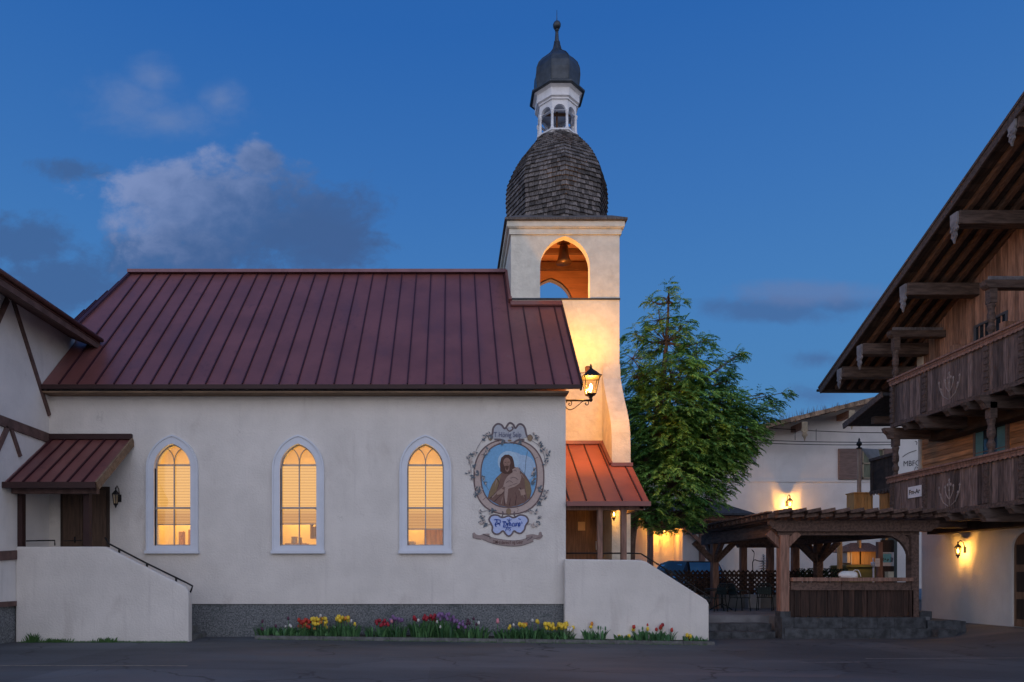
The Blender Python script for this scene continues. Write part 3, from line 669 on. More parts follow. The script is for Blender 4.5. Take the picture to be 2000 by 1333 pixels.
# ribbon
rib = smooth([(922,1041),(945,1052),(970,1059),(994,1062),(1018,1060),(1040,1054),(1058,1042)], 6)
mb = MB()
main = smooth([(943,1049),(965,1057),(994,1061.5),(1018,1060.5),(1040,1053)], 6); stroke(main, 11, 4, mb)
stroke(smooth([(924,1046),(935,1050),(948,1047),(956,1047)]), 8.5, 3, mb); stroke(smooth([(1028,1050),(1040,1048),(1052,1050),(1057,1044)]), 8.5, 3, mb)
poly(ell(926,1045,3,4.5,12), 4, mb); poly(ell(1055,1044,3,5,12), 4, mb)
mb.build('ribbon', flat('ribbon_paint', (.34,.27,.25)), mur)
mb = MB(); up = [(a,b-5.5) for a,b in main]; dn = [(a,b+5.5) for a,b in main]; stroke(up, .9, 5, mb); stroke(dn, .9, 5, mb); stroke([(943,1044),(957,1049),(957,1053)], 1.8, 5, mb); stroke([(1028,1050),(1030,1056),(1040,1049)], 1.8, 5, mb); stroke([(923,1042),(924,1051),(940,1054)], .9, 5, mb); stroke([(1057,1040),(1057,1049),(1040,1054)], .9, 5, mb)
mb.build('ribbon_edge', flat('taupe_paint', (.16,.13,.14)), mur)
mtext("DM·d dereoT ng Geer", 992, 1060, .13, flat('rust_ink', (.16,.09,.08)), xs=.66, curve=.10, off=.001)
# painted leaves and blossoms round the frame
mbs = {'leafy': MB(), 'pale': MB(), 'stem': MB()}
rr = random.Random(3)
spots = [(150,420),(170,450),(150,550),(190,590),(205,500),(180,400),(215,380),(235,730),(215,750),(260,700),(245,690),(300,240),(325,215),(340,235),(290,265),(225,540),(232,560),(730,215),(745,250),(765,280),(780,300),(800,330),(820,350),(845,385),(830,440),(820,470),(795,360),(800,690),(830,715),(815,760),(790,770),(770,820),(760,820),(265,895),(270,940),(290,970),(300,1000),(262,985),(740,890),(765,930),(760,985),(740,1005),(715,1000),(350,890),(375,880),(700,880),(320,355),(305,390),(290,600),(300,640),(728,520),(720,560),(720,610),(715,640),(245,680),(240,700),(780,680),(770,700),(450,290),(600,285),(745,240),(312,372)]
for a, b in spots:
    px, py = Z4(a, b)
    for j in range(rr.randint(4,7)):
        ang = rr.uniform(0, 6.28); L = rr.uniform(2.2,4.6); ox, oy = px+rr.uniform(-3.4,3.4), py+rr.uniform(-3.6,3.6)
        c, s_ = math.cos(ang), math.sin(ang); w_ = L*.42
        poly([(ox-c*L,oy-s_*L),(ox+s_*w_,oy-c*w_),(ox+c*L,oy+s_*L),(ox-s_*w_,oy+c*w_)], 10+j*.3, mbs['leafy' if rr.random() < .68 else 'pale'])
for L in ([(150,420),(175,500),(180,590),(205,620)],[(300,240),(270,275),(235,330),(215,380)],[(700,270),(745,300),(790,340),(810,400),(825,470)],[(810,690),(800,760),(770,830)],[(380,880),(320,880),(265,890)],[(350,1000),(300,1000),(270,960)],[(650,1000),(700,995),(730,1020)],[(215,750),(245,740),(270,720)],[(640,900),(700,880),(720,890)]): stroke(smooth(zz(L)), .8, 9, mbs['stem'])
mbs['leafy'].build('painted_leaf', flat('grey_green_paint', (.13,.16,.19)), mur); mbs['pale'].build('painted_blossom', flat('pale_flower_paint', (.50,.42,.38)), mur); mbs['stem'].build('painted_stem', flat('taupe_paint', (.16,.13,.14)), mur)

# ------------------------------------------------------------------ left entrance: porch, door, stair wall
def metal_porch(name, label, quad_top, quad_low, xs_seam, posts, extra=None):
    pass
YSW = 16.6
porch = thing('entrance_porch', (-9.4, 17.2, 0), 'dim porch with a maroon metal roof in the corner by the half timbered house', 'porch')
T0, T1 = Vector((-10.44, YF-.01, wz(858,YF))), Vector((wx(258,YF), YF-.01, wz(858,YF)))
E0, E1 = Vector((-10.44, 16.15, wz(943,16.15))), Vector((wx(187,16.15), 16.15, wz(943,16.15)))
n_ = (E1-E0).cross(T0-E0).normalized()
mb = MB().seed(.5); mb.prism([E0,E1,T1,T0], n_*-.07); pr = mb.build('roof', M['roof'], porch)
mb = MB().seed(.5)
for i in range(6):
    t = (i+.3)/6.2; mb.beam(E0.lerp(E1,t)+n_*.02, T0.lerp(T1,t)+n_*.02, .03, .045, up=n_)
mb.build('standing_seam', M['seam'], pr)
mb = MB().seed(.5); mb.box(-10.44, E1.x+.02, 16.08, 16.15, E0.z-.13, E0.z+.01); mb.box(-10.44, T1.x+.02, YF-.10, YF-.01, T0.z-.02, T0.z+.12); mb.build('gutter', M['fascia'], pr)
mb = MB().seed(.5); mb.beam(E1+Vector((.03,0,-.07)), T1+Vector((.03,0,-.07)), .05, .20); mb.build('verge_board', M['eave_wood'], pr)
mb = MB(); mb.box(-10.43, E1.x-.12, 16.42, 16.56, E0.z-.22, E0.z-.06); mb.beam((E1.x-.2,16.4,E0.z-.12),(T1.x-.2,YF,T0.z-.14),.12,.14); mb.build('beam', M['timber'], porch)
for px in (40, 170):
    mb = MB().seed(.4); w_ = .07; xx = wx(px,16.72)+.01; mb.box(max(xx-w_,-10.44), xx+w_, 16.66, 16.80, 2.285, E0.z-.2); mb.build('post', M['fascia'], porch)
mb = MB().seed(.5); mb.box(-10.44, -7.9, YSW+.26, YF-.001, -.1, 1.45)
for i in range(8): mb.box(-7.9+i*.22, -7.68+i*.22, YSW+.26, YF-.001, -.1, 1.45-.19*(i+1)) if 1.45-.19*(i+1) > 0 else None
mb.build('stair', M['kerb'], porch)
mb = MB().seed(.5); x0, x1 = wx(123,YF), wx(211,YF); mb.box(x0-.05, x1+.05, YF-.03, YF-.001, 1.45, wz(955,YF)+.05)
dr = mb.build('door_frame', M['dark_door'], porch)
mb = MB(); 
for a, b in ((125,163),(167,209)): mb.box(wx(a,YF), wx(b,YF), YF-.055, YF-.03, 1.47, wz(958,YF)); mb.box(wx(a,YF)+.08, wx(b,YF)-.08, YF-.07, YF-.055, 1.7, 2.5); mb.box(wx(a,YF)+.08, wx(b,YF)-.08, YF-.07, YF-.055, 2.65, 3.65)
mb.build('door', mat('deep_brown_door', (.085,.05,.032), .6, var=.3, stretch=(6,6,.6)), porch)
mb = MB().seed(.5); mb.tube([(wx(150,YF),YF-.1,2.45),(wx(150,YF),YF-.1,2.6)], .02); mb.build('door_handle', M['iron'], porch)

def stair_wall(name, label, pts, y0, th, side):
    w = MB().seed(.5); w.prism([(wx(a,y0), y0, wz(b,y0)) for a,b in pts], (0, th, 0))
    o = w.build(name, M['stucco'], bevel=.035); rebase(o, (wx(pts[0][0],y0), y0, 0)); return tag(o, label, 'wall')
stair_wall('stair_wall', 'white stucco stair wall with a sloping top, near the half timbered house', [(30,1300),(30,1068),(203,1068),(215,1073),(362,1147),(368,1158),(368,1300)], YSW, .26, 0)
rail = thing('handrail', (wx(205,YSW), YSW, 1.5), 'thin black handrail down the slope of the left stair wall', 'handrail')
Yr = YSW+.13
mb = MB().seed(.5); mb.tube([P(205,1050,Yr),P(212,1062,Yr),P(285,1100,Yr),P(365,1139,Yr),P(376,1145,Yr),P(374,1152,Yr),P(371,1158,Yr)], .022); mb.build('rail', M['iron'], rail)
for px, py in ((233,1074),(287,1103),(344,1131)): mb = MB().seed(.5); mb.box(wx(px,Yr)-.02, wx(px,Yr)+.02, Yr-.02, Yr+.02, wz(py+14,Yr), wz(py-1,Yr)); mb.build('baluster', M['iron'], rail)
mb = MB().seed(.5); mb.tube([P(45,1057,Yr+.3),P(107,1056,Yr+.3),P(107,1066,Yr+.3)], .016); mb.tube([P(125,1057,17.2),P(160,1056,17.2)], .012); mb.build('landing_rail', M['iron'], rail)

# ------------------------------------------------------------------ wall lanterns
def lantern(loc, s, label, power, lit=True, wall='y', r=.04, color=(1,.50,.11), d=.17, bottom=True):
    """small six sided wall lantern; loc = its glass centre; wall behind it at +y"""
    x, y, z = loc; t = thing('wall_lantern', loc, label, 'lamp', 'small wall lanterns')
    ir = M['iron']
    mb = MB().seed(.5); mb.lathe((x,y,z), [(.085*s,.10*s),(.09*s,.115*s),(.05*s,.16*s),(.02*s,.19*s),(.012*s,.22*s),(.022*s,.235*s),(.004*s,.27*s)], 6, smooth=False); mb.build('cap', ir, t)
    mb = MB().seed(.5)
    for i in range(6):
        a = math.pi/3*i; mb.beam((x+.045*s*math.cos(a),y+.045*s*math.sin(a),z-.11*s), (x+.08*s*math.cos(a),y+.08*s*math.sin(a),z+.10*s), .009*s, .009*s)
    mb.lathe((x,y,z), [(.05*s,-.10*s),(.055*s,-.12*s),(.025*s,-.15*s),(.01*s,-.20*s)], 6, smooth=False, cap=bottom) if bottom else mb.tube([(x-.05*s,y,z-.11*s),(x+.05*s,y,z-.11*s)], .008*s, 4)
    mb.build('cage', ir, t)
    mb = MB().seed(.5); mb.lathe((x,y,z), [(.042*s,-.10*s),(.075*s,.10*s)], 6, smooth=False, cap=False); mb.build('glass', M['lamp_glass'], t)
    if lit: mb = MB().seed(.5); mb.lathe((x,y,z), [(.005*s,-.05*s),(.022*s,-.03*s),(.027*s,.01*s),(.014*s,.05*s),(.003*s,.065*s)], 10); mb.build('bulb', M['bulb_small'], t)
    mb = MB().seed(.5); mb.tube([(x,y,z+.22*s),(x,y+d*.3,z+.30*s),(x,y+d*.75,z+.24*s),(x,y+d,z+.05*s)], .011*s, 6); mb.box(x-.04*s, x+.04*s, y+d-.02, y+d-.002, z-.05*s, z+.12*s)
    mb.build('bracket', ir, t)
    if lit: lamp('lantern_light', (x,y,z+.01), power, color, .032*s, t)
    return t
lantern((wx(226,YF-.22), YF-.22, wz(975,YF-.22)), 1.15, 'unlit black wall lantern beside the left arched window and porch', 0, lit=False, d=.22)

# ================================================================== BELL TOWER
YT = 20.95; TX0, TX1 = 1.83, 5.12; TW = TX1-TX0; TCX, TCY = (TX0+TX1)/2, YT+TW/2
tower = thing('bell_tower', (TCX, TCY, 0), 'tall stucco bell tower with pointed belfry arch and shingled dome topped by an onion dome', 'tower')
ZSILL = wz(583, YT)
Hc = arch((wx(1055,YT)+wx(1152,YT))/2, .755, ZSILL, 10.95, wz(461.5,YT), 10)
ZTOP = 12.30
mb = MB().seed(.5)
holed_wall(mb, TX0, TX1, ZSILL, ZTOP, [Hc], lambda a,z,d: (a, YT+d, z), .26)
YK = YT+TW
holed_wall(mb, TX0, TX1, ZSILL, ZTOP, [Hc], lambda a,z,d: (a, YK-d, z), .26)
mb.box(TX0, TX0+.24, YT+.001, YK-.001, ZSILL, ZTOP); mb.box(TX1-.24, TX1, YT+.001, YK-.001, ZSILL, ZTOP)
mb.build('belfry_wall', M['rough_stucco'], tower)
mb = MB().seed(.5)
mb.box(TX0, TX1, YT, YK, -.4, ZSILL-.05)
mb.build('lower_wall', M['rough_stucco'], tower)
mb = MB().seed(.5); mb.box(TX0-.02, TX1+.02, YT-.025, YK+.02, ZSILL-.05, ZSILL); mb.build('ledge', M['slate'], tower)
mb = MB().seed(.5)                            # board lining inside
mb.box(TX0+.245, TX1-.245, YK-.30, YK-.265, 11.94, 12.28)
holed_wall(mb, TX0+.245, TX1-.245, ZSILL+.002, 11.94, [arch(Hc[0][0]+.755, .78, ZSILL+.002, 10.95, 11.93, 10)], lambda a,z,d: (a, YK-.30+d, z), .03)
mb.box(TX1-.28, TX1-.245, YT+.27, YK-.31, ZSILL+.01, 12.27); mb.box(TX0+.245, TX0+.28, YT+.27, YK-.31, ZSILL+.01, 12.27); mb.box(TX0+.25, TX1-.25, YT+.27, YK-.31, 12.28, 12.31)
mb.build('belfry_lining', M['belfry'], tower)
mb = MB().seed(.5); mb.box(TX0+.25, TX1-.25, 23.35, 23.53, 11.98, 12.20); mb.box(TX0+.25, TX1-.25, 22.52, 22.66, 12.12, 12.27); mb.box(TX1-.40,TX1-.28,YT+.3,YT+.55,ZSILL+.01,12.0); mb.build('belfry_beam', M['belfry_beam'], tower)
mb = MB().seed(.5)                            # cornice mouldings
for o_, z0, z1 in ((.05,11.93,11.98),(.055,11.981,12.10),(.11,12.101,12.13),(.13,12.131,12.29)):
    mb.box(TX0-o_, TX1+o_, YT-o_, YT-.001+0*.1, z0, z1); mb.box(TX0-o_, TX1+o_, YK+.001, YK+o_, z0, z1); mb.box(TX0-o_, TX0-.001, YT-.0005, YK+.0005, z0, z1); mb.box(TX1+.001, TX1+o_, YT-.0005, YK+.0005, z0, z1)
mb.build('cornice', M['rough_stucco'], tower)
# buttress on the right corner
mb = MB()
prof = [(20.97,9.2),(20.90,8.4),(20.62,7.4),(20.25,6.6),(19.85,6.1),(19.66,5.5),(19.62,4.5),(19.62,-.3),(21.0,-.3),(21.0,9.2)]
prof = [(20.93,8.0),(20.86,7.55),(20.55,7.05),(20.35,6.75),(20.05,6.35),(19.86,6.05),(19.74,5.7),(19.70,5.2),(19.70,-.3),(20.94,-.3)]
L_ = [(4.60,y,z) for y,z in prof]; R_ = [(TX1+.01,y,z) for y,z in prof]
mb.seed(.5); mb.add(L_, [tuple(range(len(prof)))]); mb.add(R_, [tuple(range(len(prof)))]); mb.bridge(L_, R_, True)
bt = mb.build('buttress', M['rough_stucco'], tower)
# roof skirt and dome
mb = MB().seed(.4)
o_ = .20; e = [(TX0-o_,YT-o_),(TX1+o_,YT-o_),(TX1+o_,YK+o_),(TX0-o_,YK+o_)]; ins = 1.62*.9
ii = [(TCX-ins,TCY-ins),(TCX+ins,TCY-ins),(TCX+ins,TCY+ins),(TCX-ins,TCY+ins)]
lo = [(x,y,12.30) for x,y in e]; lo2 = [(x,y,12.36) for x,y in e]; up_ = [(x,y,12.62) for x,y in ii]
mb.add(lo+lo2+up_, [(3,2,1,0)]+[(i,(i+1)%4,(i+1)%4+4,i+4) for i in range(4)]+[(i+4,(i+1)%4+4,(i+1)%4+8,i+8) for i in range(4)]+[(8,9,10,11)])
sk = mb.build('roof_skirt', M['shingle'], tower)
dome_prof = [(12.45,1.58),(13.0,1.59),(13.42,1.605),(13.8,1.63),(14.07,1.62),(14.36,1.575),(14.63,1.46),(14.91,1.32),(15.19,1.14),(15.46,.92),(15.68,.74),(15.8,.66)]
def dr_(z):
    for (a,ra),(b,rb) in zip(dome_prof, dome_prof[1:]):
        if z <= b:
            t = max(0,(z-a)/(b-a)); return ra+(rb-ra)*t
    return dome_prof[-1][1]
def ov(k, r, z): a = math.pi/4*k-math.pi/2; return Vector((TCX+r*math.cos(a), TCY+r*math.sin(a), z))
mb = MB().seed(.1)
for (a,ra),(b,rb) in zip(dome_prof, dome_prof[1:]): mb.add([ov(k,ra-.05,a) for k in range(8)]+[ov(k,rb-.05,b) for k in range(8)], [(k,(k+1)%8,(k+1)%8+8,k+8) for k in range(8)])
dm = mb.build('dome', M['shingle'], tower)
mb = MB(); z = 12.46; rs = random.Random(5)
while z < 15.72:
    dz2 = .145 if z < 14.8 else .10; 
    for k in range(8):
        A0, A1 = ov(k, dr_(z)+.058, z), ov(k+1, dr_(z)+.058, z); zt = min(z+dz2*1.45, 15.80); B0, B1 = ov(k, dr_(zt)+.0, zt), ov(k+1, dr_(zt)+.0, zt)
        n = max(2, int((A1-A0).length/.13)); cuts = [0]+sorted((i+rs.uniform(-.25,.25))/n for i in range(1,n))+[1]
        for c0, c1 in zip(cuts, cuts[1:]):
            g = .006/(A1-A0).length; dj = rs.uniform(-.008,.012); lift = rs.uniform(0,.010)
            nrm = (A1-A0).cross(B0-A0).normalized()
            if nrm.dot(A0-Vector((TCX,TCY,z))) < 0: nrm = -nrm
            a = A0.lerp(A1,c0+g)+Vector((0,0,-dj))+nrm*lift; b = A0.lerp(A1,c1-g)+Vector((0,0,-dj))+nrm*lift; c = B0.lerp(B1,c1-g); d = B0.lerp(B1,c0+g)
            th_ = -nrm*.030
            mb.add([a,b,c,d,a+th_,b+th_], [(0,1,2,3),(0,4,5,1),(0,3,4),(1,5,2)], rnd=rs.random())
    z += dz2
mb.build('shingle', M['shingle'], dm)
# open lantern stage
LZ0 = 15.86
def o8(k, r, z): a = math.pi/4*k-math.pi/2+math.pi/8; return Vector((TCX+r*math.cos(a), TCY+r*math.sin(a), z))
def oring(mb, prof): 
    for (ra,za),(rb,zb) in zip(prof, prof[1:]): mb.add([o8(k,ra,za) for k in range(8)]+[o8(k,rb,zb) for k in range(8)], [(k,(k+1)%8,(k+1)%8+8,k+8) for k in range(8)])
    mb.add([o8(k,prof[0][0],prof[0][1]) for k in range(8)], [tuple(range(8))]); mb.add([o8(k,prof[-1][0],prof[-1][1]) for k in range(8)], [tuple(range(8))])
lan = None
mb = MB().seed(.5); oring(mb, [(.74,15.52),(.74,15.65),(.69,15.67),(.69,15.74),(.73,15.76),(.73,15.81),(.60,15.84)]); lan = mb.build('open_lantern', M['white_paint'], tower)
for k in range(8):
    c = o8(k,.615,15.84); mb = MB().seed(.5); mb.lathe(c, [(.065,0),(.065,.05),(.045,.07),(.040,.50),(.06,.53),(.048,.56),(.062,.59),(.062,.62)], 12); mb.build('column', M['white_paint'], lan)
mb = MB().seed(.5)                            # arcade between columns
for k in range(8):
    a, b = o8(k,.64,0), o8(k+1,.64,0); L = (b-a).length; d = (b-a).normalized(); nn = Vector((d.y,-d.x,0))
    if nn.dot((a+b)/2-Vector((TCX,TCY,0))) < 0: nn = -nn
    H_ = [(L/2-.185,16.44)]+[(L/2-.185*math.cos(math.pi*i/12), 16.44+.185*math.sin(math.pi*i/12)) for i in range(13)]+[(L/2+.185,16.44)]
    mb2 = MB().seed(.5); holed_wall(mb2, 0, L, 16.43, 16.77, [H_], lambda u_, z_, dd: a+d*u_-nn*dd+Vector((0,0,z_)), .10); mb.v, mb.f, mb.r, mb.sm = mb.v+mb2.v, mb.f+[tuple(i+len(mb.v) for i in f) for f in mb2.f], mb.r+mb2.r, mb.sm+mb2.sm
mb.build('arcade', M['white_paint'], lan)
mb = MB().seed(.5); oring(mb, [(.60,16.76),(.68,16.77),(.68,16.82),(.74,16.85),(.74,17.10),(.80,17.14),(.86,17.18),(.86,17.22)]); mb.build('entablature', M['white_paint'], lan)
mb = MB().seed(.5); oring(mb, [(.90,17.16),(.92,17.18),(.92,17.23),(.72,17.38)]); mb.build('roof_edge', M['copper'], lan)
mb = MB().seed(.5); oring(mb, [(.30,15.84),(.30,16.02),(.05,16.07)]); mb.tube([(TCX,TCY,16.02),(TCX,TCY,16.82)], .03); mb.beam((TCX-.45,TCY,16.67),(TCX+.45,TCY,16.67),.07,.07); mb.build('floor_hatch', M['belfry_beam'], lan)
mb = MB().seed(.5)
onp = [(.66,17.2),(.695,17.5),(.715,17.78),(.70,18.0),(.63,18.2),(.50,18.37),(.34,18.52),(.22,18.64),(.14,18.78),(.10,18.93),(.08,19.05)]
onp = [(r_*(1.06 if r_ > .2 else 1), z_) for r_, z_ in onp]
oring(mb, onp); on = mb.build('onion_dome', M['copper'], tower)
mb = MB().seed(.5)
for k in range(8): mb.tube([o8(k,r_+.004,z_) for r_,z_ in onp], .014, 5)
mb.build('onion_rib', M['copper'], on)
mb = MB().seed(.5); mb.lathe((TCX,TCY,0), [(.085,18.98),(.095,19.02),(.07,19.1),(.055,19.3),(.05,19.42)], 12)
zb = wz(50,TCY); mb.lathe((TCX,TCY,0), [(.055,19.40),(.07,zb-.16),(.04,zb-.12)], 12); mb.lathe((TCX,TCY,zb), [(.01,-.14),(.09,-.105),(.125,-.04),(.13,.02),(.105,.08),(.06,.12),(.02,.13)], 14); mb.tube([(TCX,TCY,zb+.1),(TCX,TCY,wz(20,TCY))], [.014,.006], 6)
mb.build('finial', M['copper'], tower)
# bell
bc = Vector((wx(1101,21.7), 21.7, 0)); bell = thing('church_bell', (bc.x, bc.y, 11.42), 'bronze bell hanging in the lit belfry arch', 'bell')
mb = MB().seed(.5); mb.lathe((bc.x,bc.y,11.42), [(.25,0),(.245,.02),(.19,.12),(.155,.28),(.145,.46),(.12,.54),(.03,.57)], 20); mb.build('bell_body', M['bell'], bell)
mb = MB().seed(.5); mb.tube([(bc.x,bc.y,11.85),(bc.x,bc.y,11.46)], .018); mb.lathe((bc.x,bc.y,11.40), [(.01,0),(.045,.03),(.045,.07),(.01,.1)], 8); mb.build('clapper', M['iron'], bell)
mb = MB().seed(.5); mb.beam((bc.x-.2,bc.y,12.06),(bc.x+.2,bc.y,12.06),.08,.12); mb.box(bc.x-.03,bc.x+.03,bc.y-.03,bc.y+.03,11.95,12.28); mb.build('yoke', M['belfry_beam'], bell)
lamp('belfry_light', (TCX-.1, TCY-.9, ZSILL+.22), 120, (1,.45,.13), .12, tower)

# street lantern on its bracket and the floodlight behind it
YLn = 18.3
lx, lz = wx(1154,YLn), wz(752,YLn)
sl = thing('bracket_lantern', (XR, YLn, lz-.5), 'large lit black street lantern on a scrolled bracket at the chapel corner', 'lamp')
def sq(r_, z_): return [(lx+sx*r_, YLn+sy*r_, z_) for sx,sy in ((-1,-1),(1,-1),(1,1),(-1,1))]
def sqprof(mb, prof, cap=True):
    for (ra,za),(rb,zb_) in zip(prof, prof[1:]): mb.bridge(sq(ra,za), sq(rb,zb_), True)
    if cap: mb.add(sq(*prof[0]), [(0,1,2,3)]); mb.add(sq(*prof[-1]), [(0,1,2,3)])
zt_, zb_ = wz(738,YLn), wz(770,YLn)
mb = MB().seed(.5); sqprof(mb, [(.24,zt_-.01),(.24,zt_+.02),(.20,zt_+.035),(.13,zt_+.13),(.06,zt_+.20),(.025,zt_+.25)]); mb.lathe((lx,YLn,zt_+.25), [(.02,0),(.045,.03),(.02,.06),(.03,.08),(.003,.12)], 10); mb.build('cap', M['iron'], sl)
mb = MB().seed(.5)
for sx, sy in ((-1,-1),(1,-1),(1,1),(-1,1)): mb.beam((lx+sx*.115,YLn+sy*.115,zb_),(lx+sx*.20,YLn+sy*.20,zt_),.018,.018)
sqprof(mb, [(.12,zb_),(.125,zb_-.02),(.06,zb_-.05),(.04,zb_-.10)]); mb.lathe((lx,YLn,zb_-.20), [(.03,0),(.05,.03),(.05,.07),(.03,.10)], 10)
mb.build('cage', M['iron'], sl)
mb = MB().seed(.5); sqprof(mb, [(.112,zb_+.005),(.195,zt_-.005)], False); mb.build('glass', M['lamp_glass'], sl)
mb = MB().seed(.5); mb.lathe((lx,YLn,zb_+.08), [(.015,0),(.03,.04),(.042,.09),(.04,.14),(.02,.18),(.005,.20)], 14); mb.build('bulb', M['bulb'], sl)
ya = zb_-.17
mb = MB().seed(.5); mb.tube([(XR+.005,YLn,ya),(lx,YLn,ya)], .028, 8); mb.box(XR+.002,XR+.03,YLn-.04,YLn+.04,ya-.25,ya+.08)
def scroll(cx_, cz_, r0, a0, a1, n=18): return [(cx_+r0*(1-.75*i/n)*math.cos(a0+(a1-a0)*i/n), YLn, cz_+r0*(1-.75*i/n)*math.sin(a0+(a1-a0)*i/n)) for i in range(n+1)]
z8 = lambda a,b: (wx(1090+a/11.11,YLn), YLn, wz(690+b/11.11,YLn))
big = [(590,1030),(520,1060),(440,1130),(330,1210),(250,1230),(190,1200),(165,1160)]
mb.tube([z8(*q) for q in smooth(big,4)], .012, 6)
mb.tube([z8(*q) for q in smooth([(175,1080),(200,1040),(250,1035),(292,1070),(290,1115),(258,1138),(228,1115),(240,1088),(262,1095)],4)], .012, 6)
mb.tube([z8(*q) for q in smooth([(590,1030),(630,1035),(662,1070),(655,1110),(620,1128),(588,1100),(598,1080),(615,1085)],4)], .012, 6)
mb.build('bracket', M['iron'], sl)
lamp('street_light', (lx, YLn, (zb_+zt_)/2), 520, (1,.45,.075), .075, sl)
Yfl = 19.6
fl = thing('floodlight', P(1148,722,Yfl), 'small brown floodlight on a short arm behind the lantern', 'floodlight')
mb = MB().seed(.5); c = P(1148,722,Yfl); mb.lathe(c+Vector((0,0,-.09)), [(.05,-.02),(.075,.0),(.08,.16),(.07,.17)], 10); mb.build('housing', mat('brown_metal', (.16,.07,.04), .5), fl)
mb = MB().seed(.5); mb.tube([(XR,Yfl,c.z-.10),(c.x,Yfl,c.z-.10)], .012); mb.build('arm', M['iron'], fl)
lamp('flood_beam', c+Vector((0,-.10,.14)), 400, (1,.44,.06), .05, fl, R(135), (c.x+.12,YT,c.z+3.4), 1.0)

# ------------------------------------------------------------------ right entrance: porch, door, stair wall
rporch = thing('entrance_porch', (4.1, 19.4, 0), 'porch with a lamp lit orange metal roof at the foot of the bell tower', 'porch')
YE = 17.9; ze = 1.55+148/F*YE; zt2 = 5.60
E0, E1 = Vector((XR+.005,YE,ze)), Vector((wx(1268,YE),YE,ze)); T0, T1 = Vector((XR+.005,YT-.005,zt2)), Vector((TX1+.04,YT-.005,zt2))
def rpp(x, y, o=0): t = (y-YE)/(YT-YE); return Vector((x,y,ze+(zt2-ze)*t+o))
n_ = (E1-E0).cross(T0-E0).normalized()
mb = MB().seed(.5); mb.prism([E0,E1,T1,T0], n_*-.07); pr = mb.build('roof', mat('red_metal_roof', (.42,.12,.075), .42, metal=.25, var=.1, vscale=1.2, bump=.05, bscale=2), rporch)
mb = MB().seed(.5)
for px in (1112,1146,1183,1216,1254):
    xx = wx(px,YE); y1 = 20.93 if xx < 4.5 else 19.68
    mb.beam(rpp(xx,YE+.02,.02), rpp(xx,y1,.02), .03, .04, up=n_)
mb.build('standing_seam', M['seam'], pr)
mb = MB().seed(.5); mb.box(XR+.003, E1.x+.03, YE-.06, YE, ze-.12, ze+.0); mb.build('gutter', M['roof'], pr)
mb = MB().seed(.5); mb.beam(rpp(XR+.01,20.9,.06), rpp(4.6,20.9,.06), .10, .10); mb.beam(rpp(4.56,20.9,.05), rpp(4.56,19.66,.05), .10, .10); mb.beam(rpp(4.56,19.64,.05), rpp(TX1+.05,19.64,.05), .10, .10); mb.build('flashing', M['roof'], pr)
mb = MB().seed(.5); mb.box(XR+.01, TX1-.05, 18.1, 18.22, ze-.20, ze-.05); mb.beam((TX1-.12,18.1,ze-.1),(TX1-.12,YT,ze-.1+.0),.1,.14); mb.build('beam', M['post_wood'], rporch)
for px, w_ in ((1172,.075),(1218.5,.08)):
    mb = MB().seed(.5); xx = wx(px,18.15); mb.box(xx-w_/1.0, xx+w_/1.0-.02, 18.09, 18.22, 1.2, ze-.12); mb.build('post', M['post_wood'], rporch)
mb = MB().seed(.5); mb.box(XR+.002, 5.9, 18.22, YT-.002, -.4, 1.35)
for i in range(6): mb.box(5.9+i*.0, 5.9, 18.22, 19, 0, 1) if False else None
mb.build('landing', M['kerb'], rporch)
mb = MB().seed(.5); mb.box(XR+.02, wx(1168,YT)-.02, YT-.05, YT-.003, 1.35, wz(990,YT)); dr2 = mb.build('door', M['door'], rporch)
mb = MB().seed(.5); mb.box(wx(1128,YT),wx(1142,YT),YT-.075,YT-.05,wz(1037,YT),wz(1020,YT)); mb.build('door_window', M['lit_glass'] if False else mat('warm_paper', (.8,.55,.3), .7), dr2)
mb = MB().seed(.5); mb.box(wx(1168,YT),wx(1177,YT),YT-.08,YT-.003,1.35,wz(988,YT)); mb.build('door_frame', M['dark_door'], rporch)
mb = MB().seed(.5); mb.tube([(wx(1163,YT),YT-.12,wz(1075,YT)),(wx(1163,YT),YT-.12,wz(1058,YT))], .02); mb.build('door_handle', M['white_plastic'], dr2)
t_ = lantern((wx(1199,19.46), 19.46, wz(1005,19.46)), .95, 'lit lantern under the orange porch roof', 70, d=.235)
YS2 = 17.93
stair_wall('stair_wall', 'white stucco stair wall with a sloping top, behind the red and yellow tulips', [(1103.2,1310),(1103.2,1092.5),(1250,1094),(1262,1097),(1380,1172),(1385,1180),(1385,1310)], YS2-.20, .22, 1)
rail2 = thing('handrail', (wx(1230,18.2), 18.2, 1.5), 'thin dark handrail down the slope of the right stair wall', 'handrail')
Yq = 18.12
mb = MB().seed(.5); mb.tube([P(1106,1081,Yq),P(1229,1081,Yq),P(1252,1082,Yq),P(1300,1112,Yq),P(1372,1157,Yq),P(1391,1170,Yq),P(1388,1176,Yq),P(1384,1180,Yq)], .020); mb.build('rail', M['iron'], rail2)
for px, py in ((1270,1093),(1312,1119),(1357,1148)): mb = MB().seed(.5); mb.box(wx(px,Yq)-.02, wx(px,Yq)+.02, Yq-.02, Yq+.02, wz(py+18,Yq), wz(py-1,Yq)); mb.build('baluster', M['iron'], rail2)

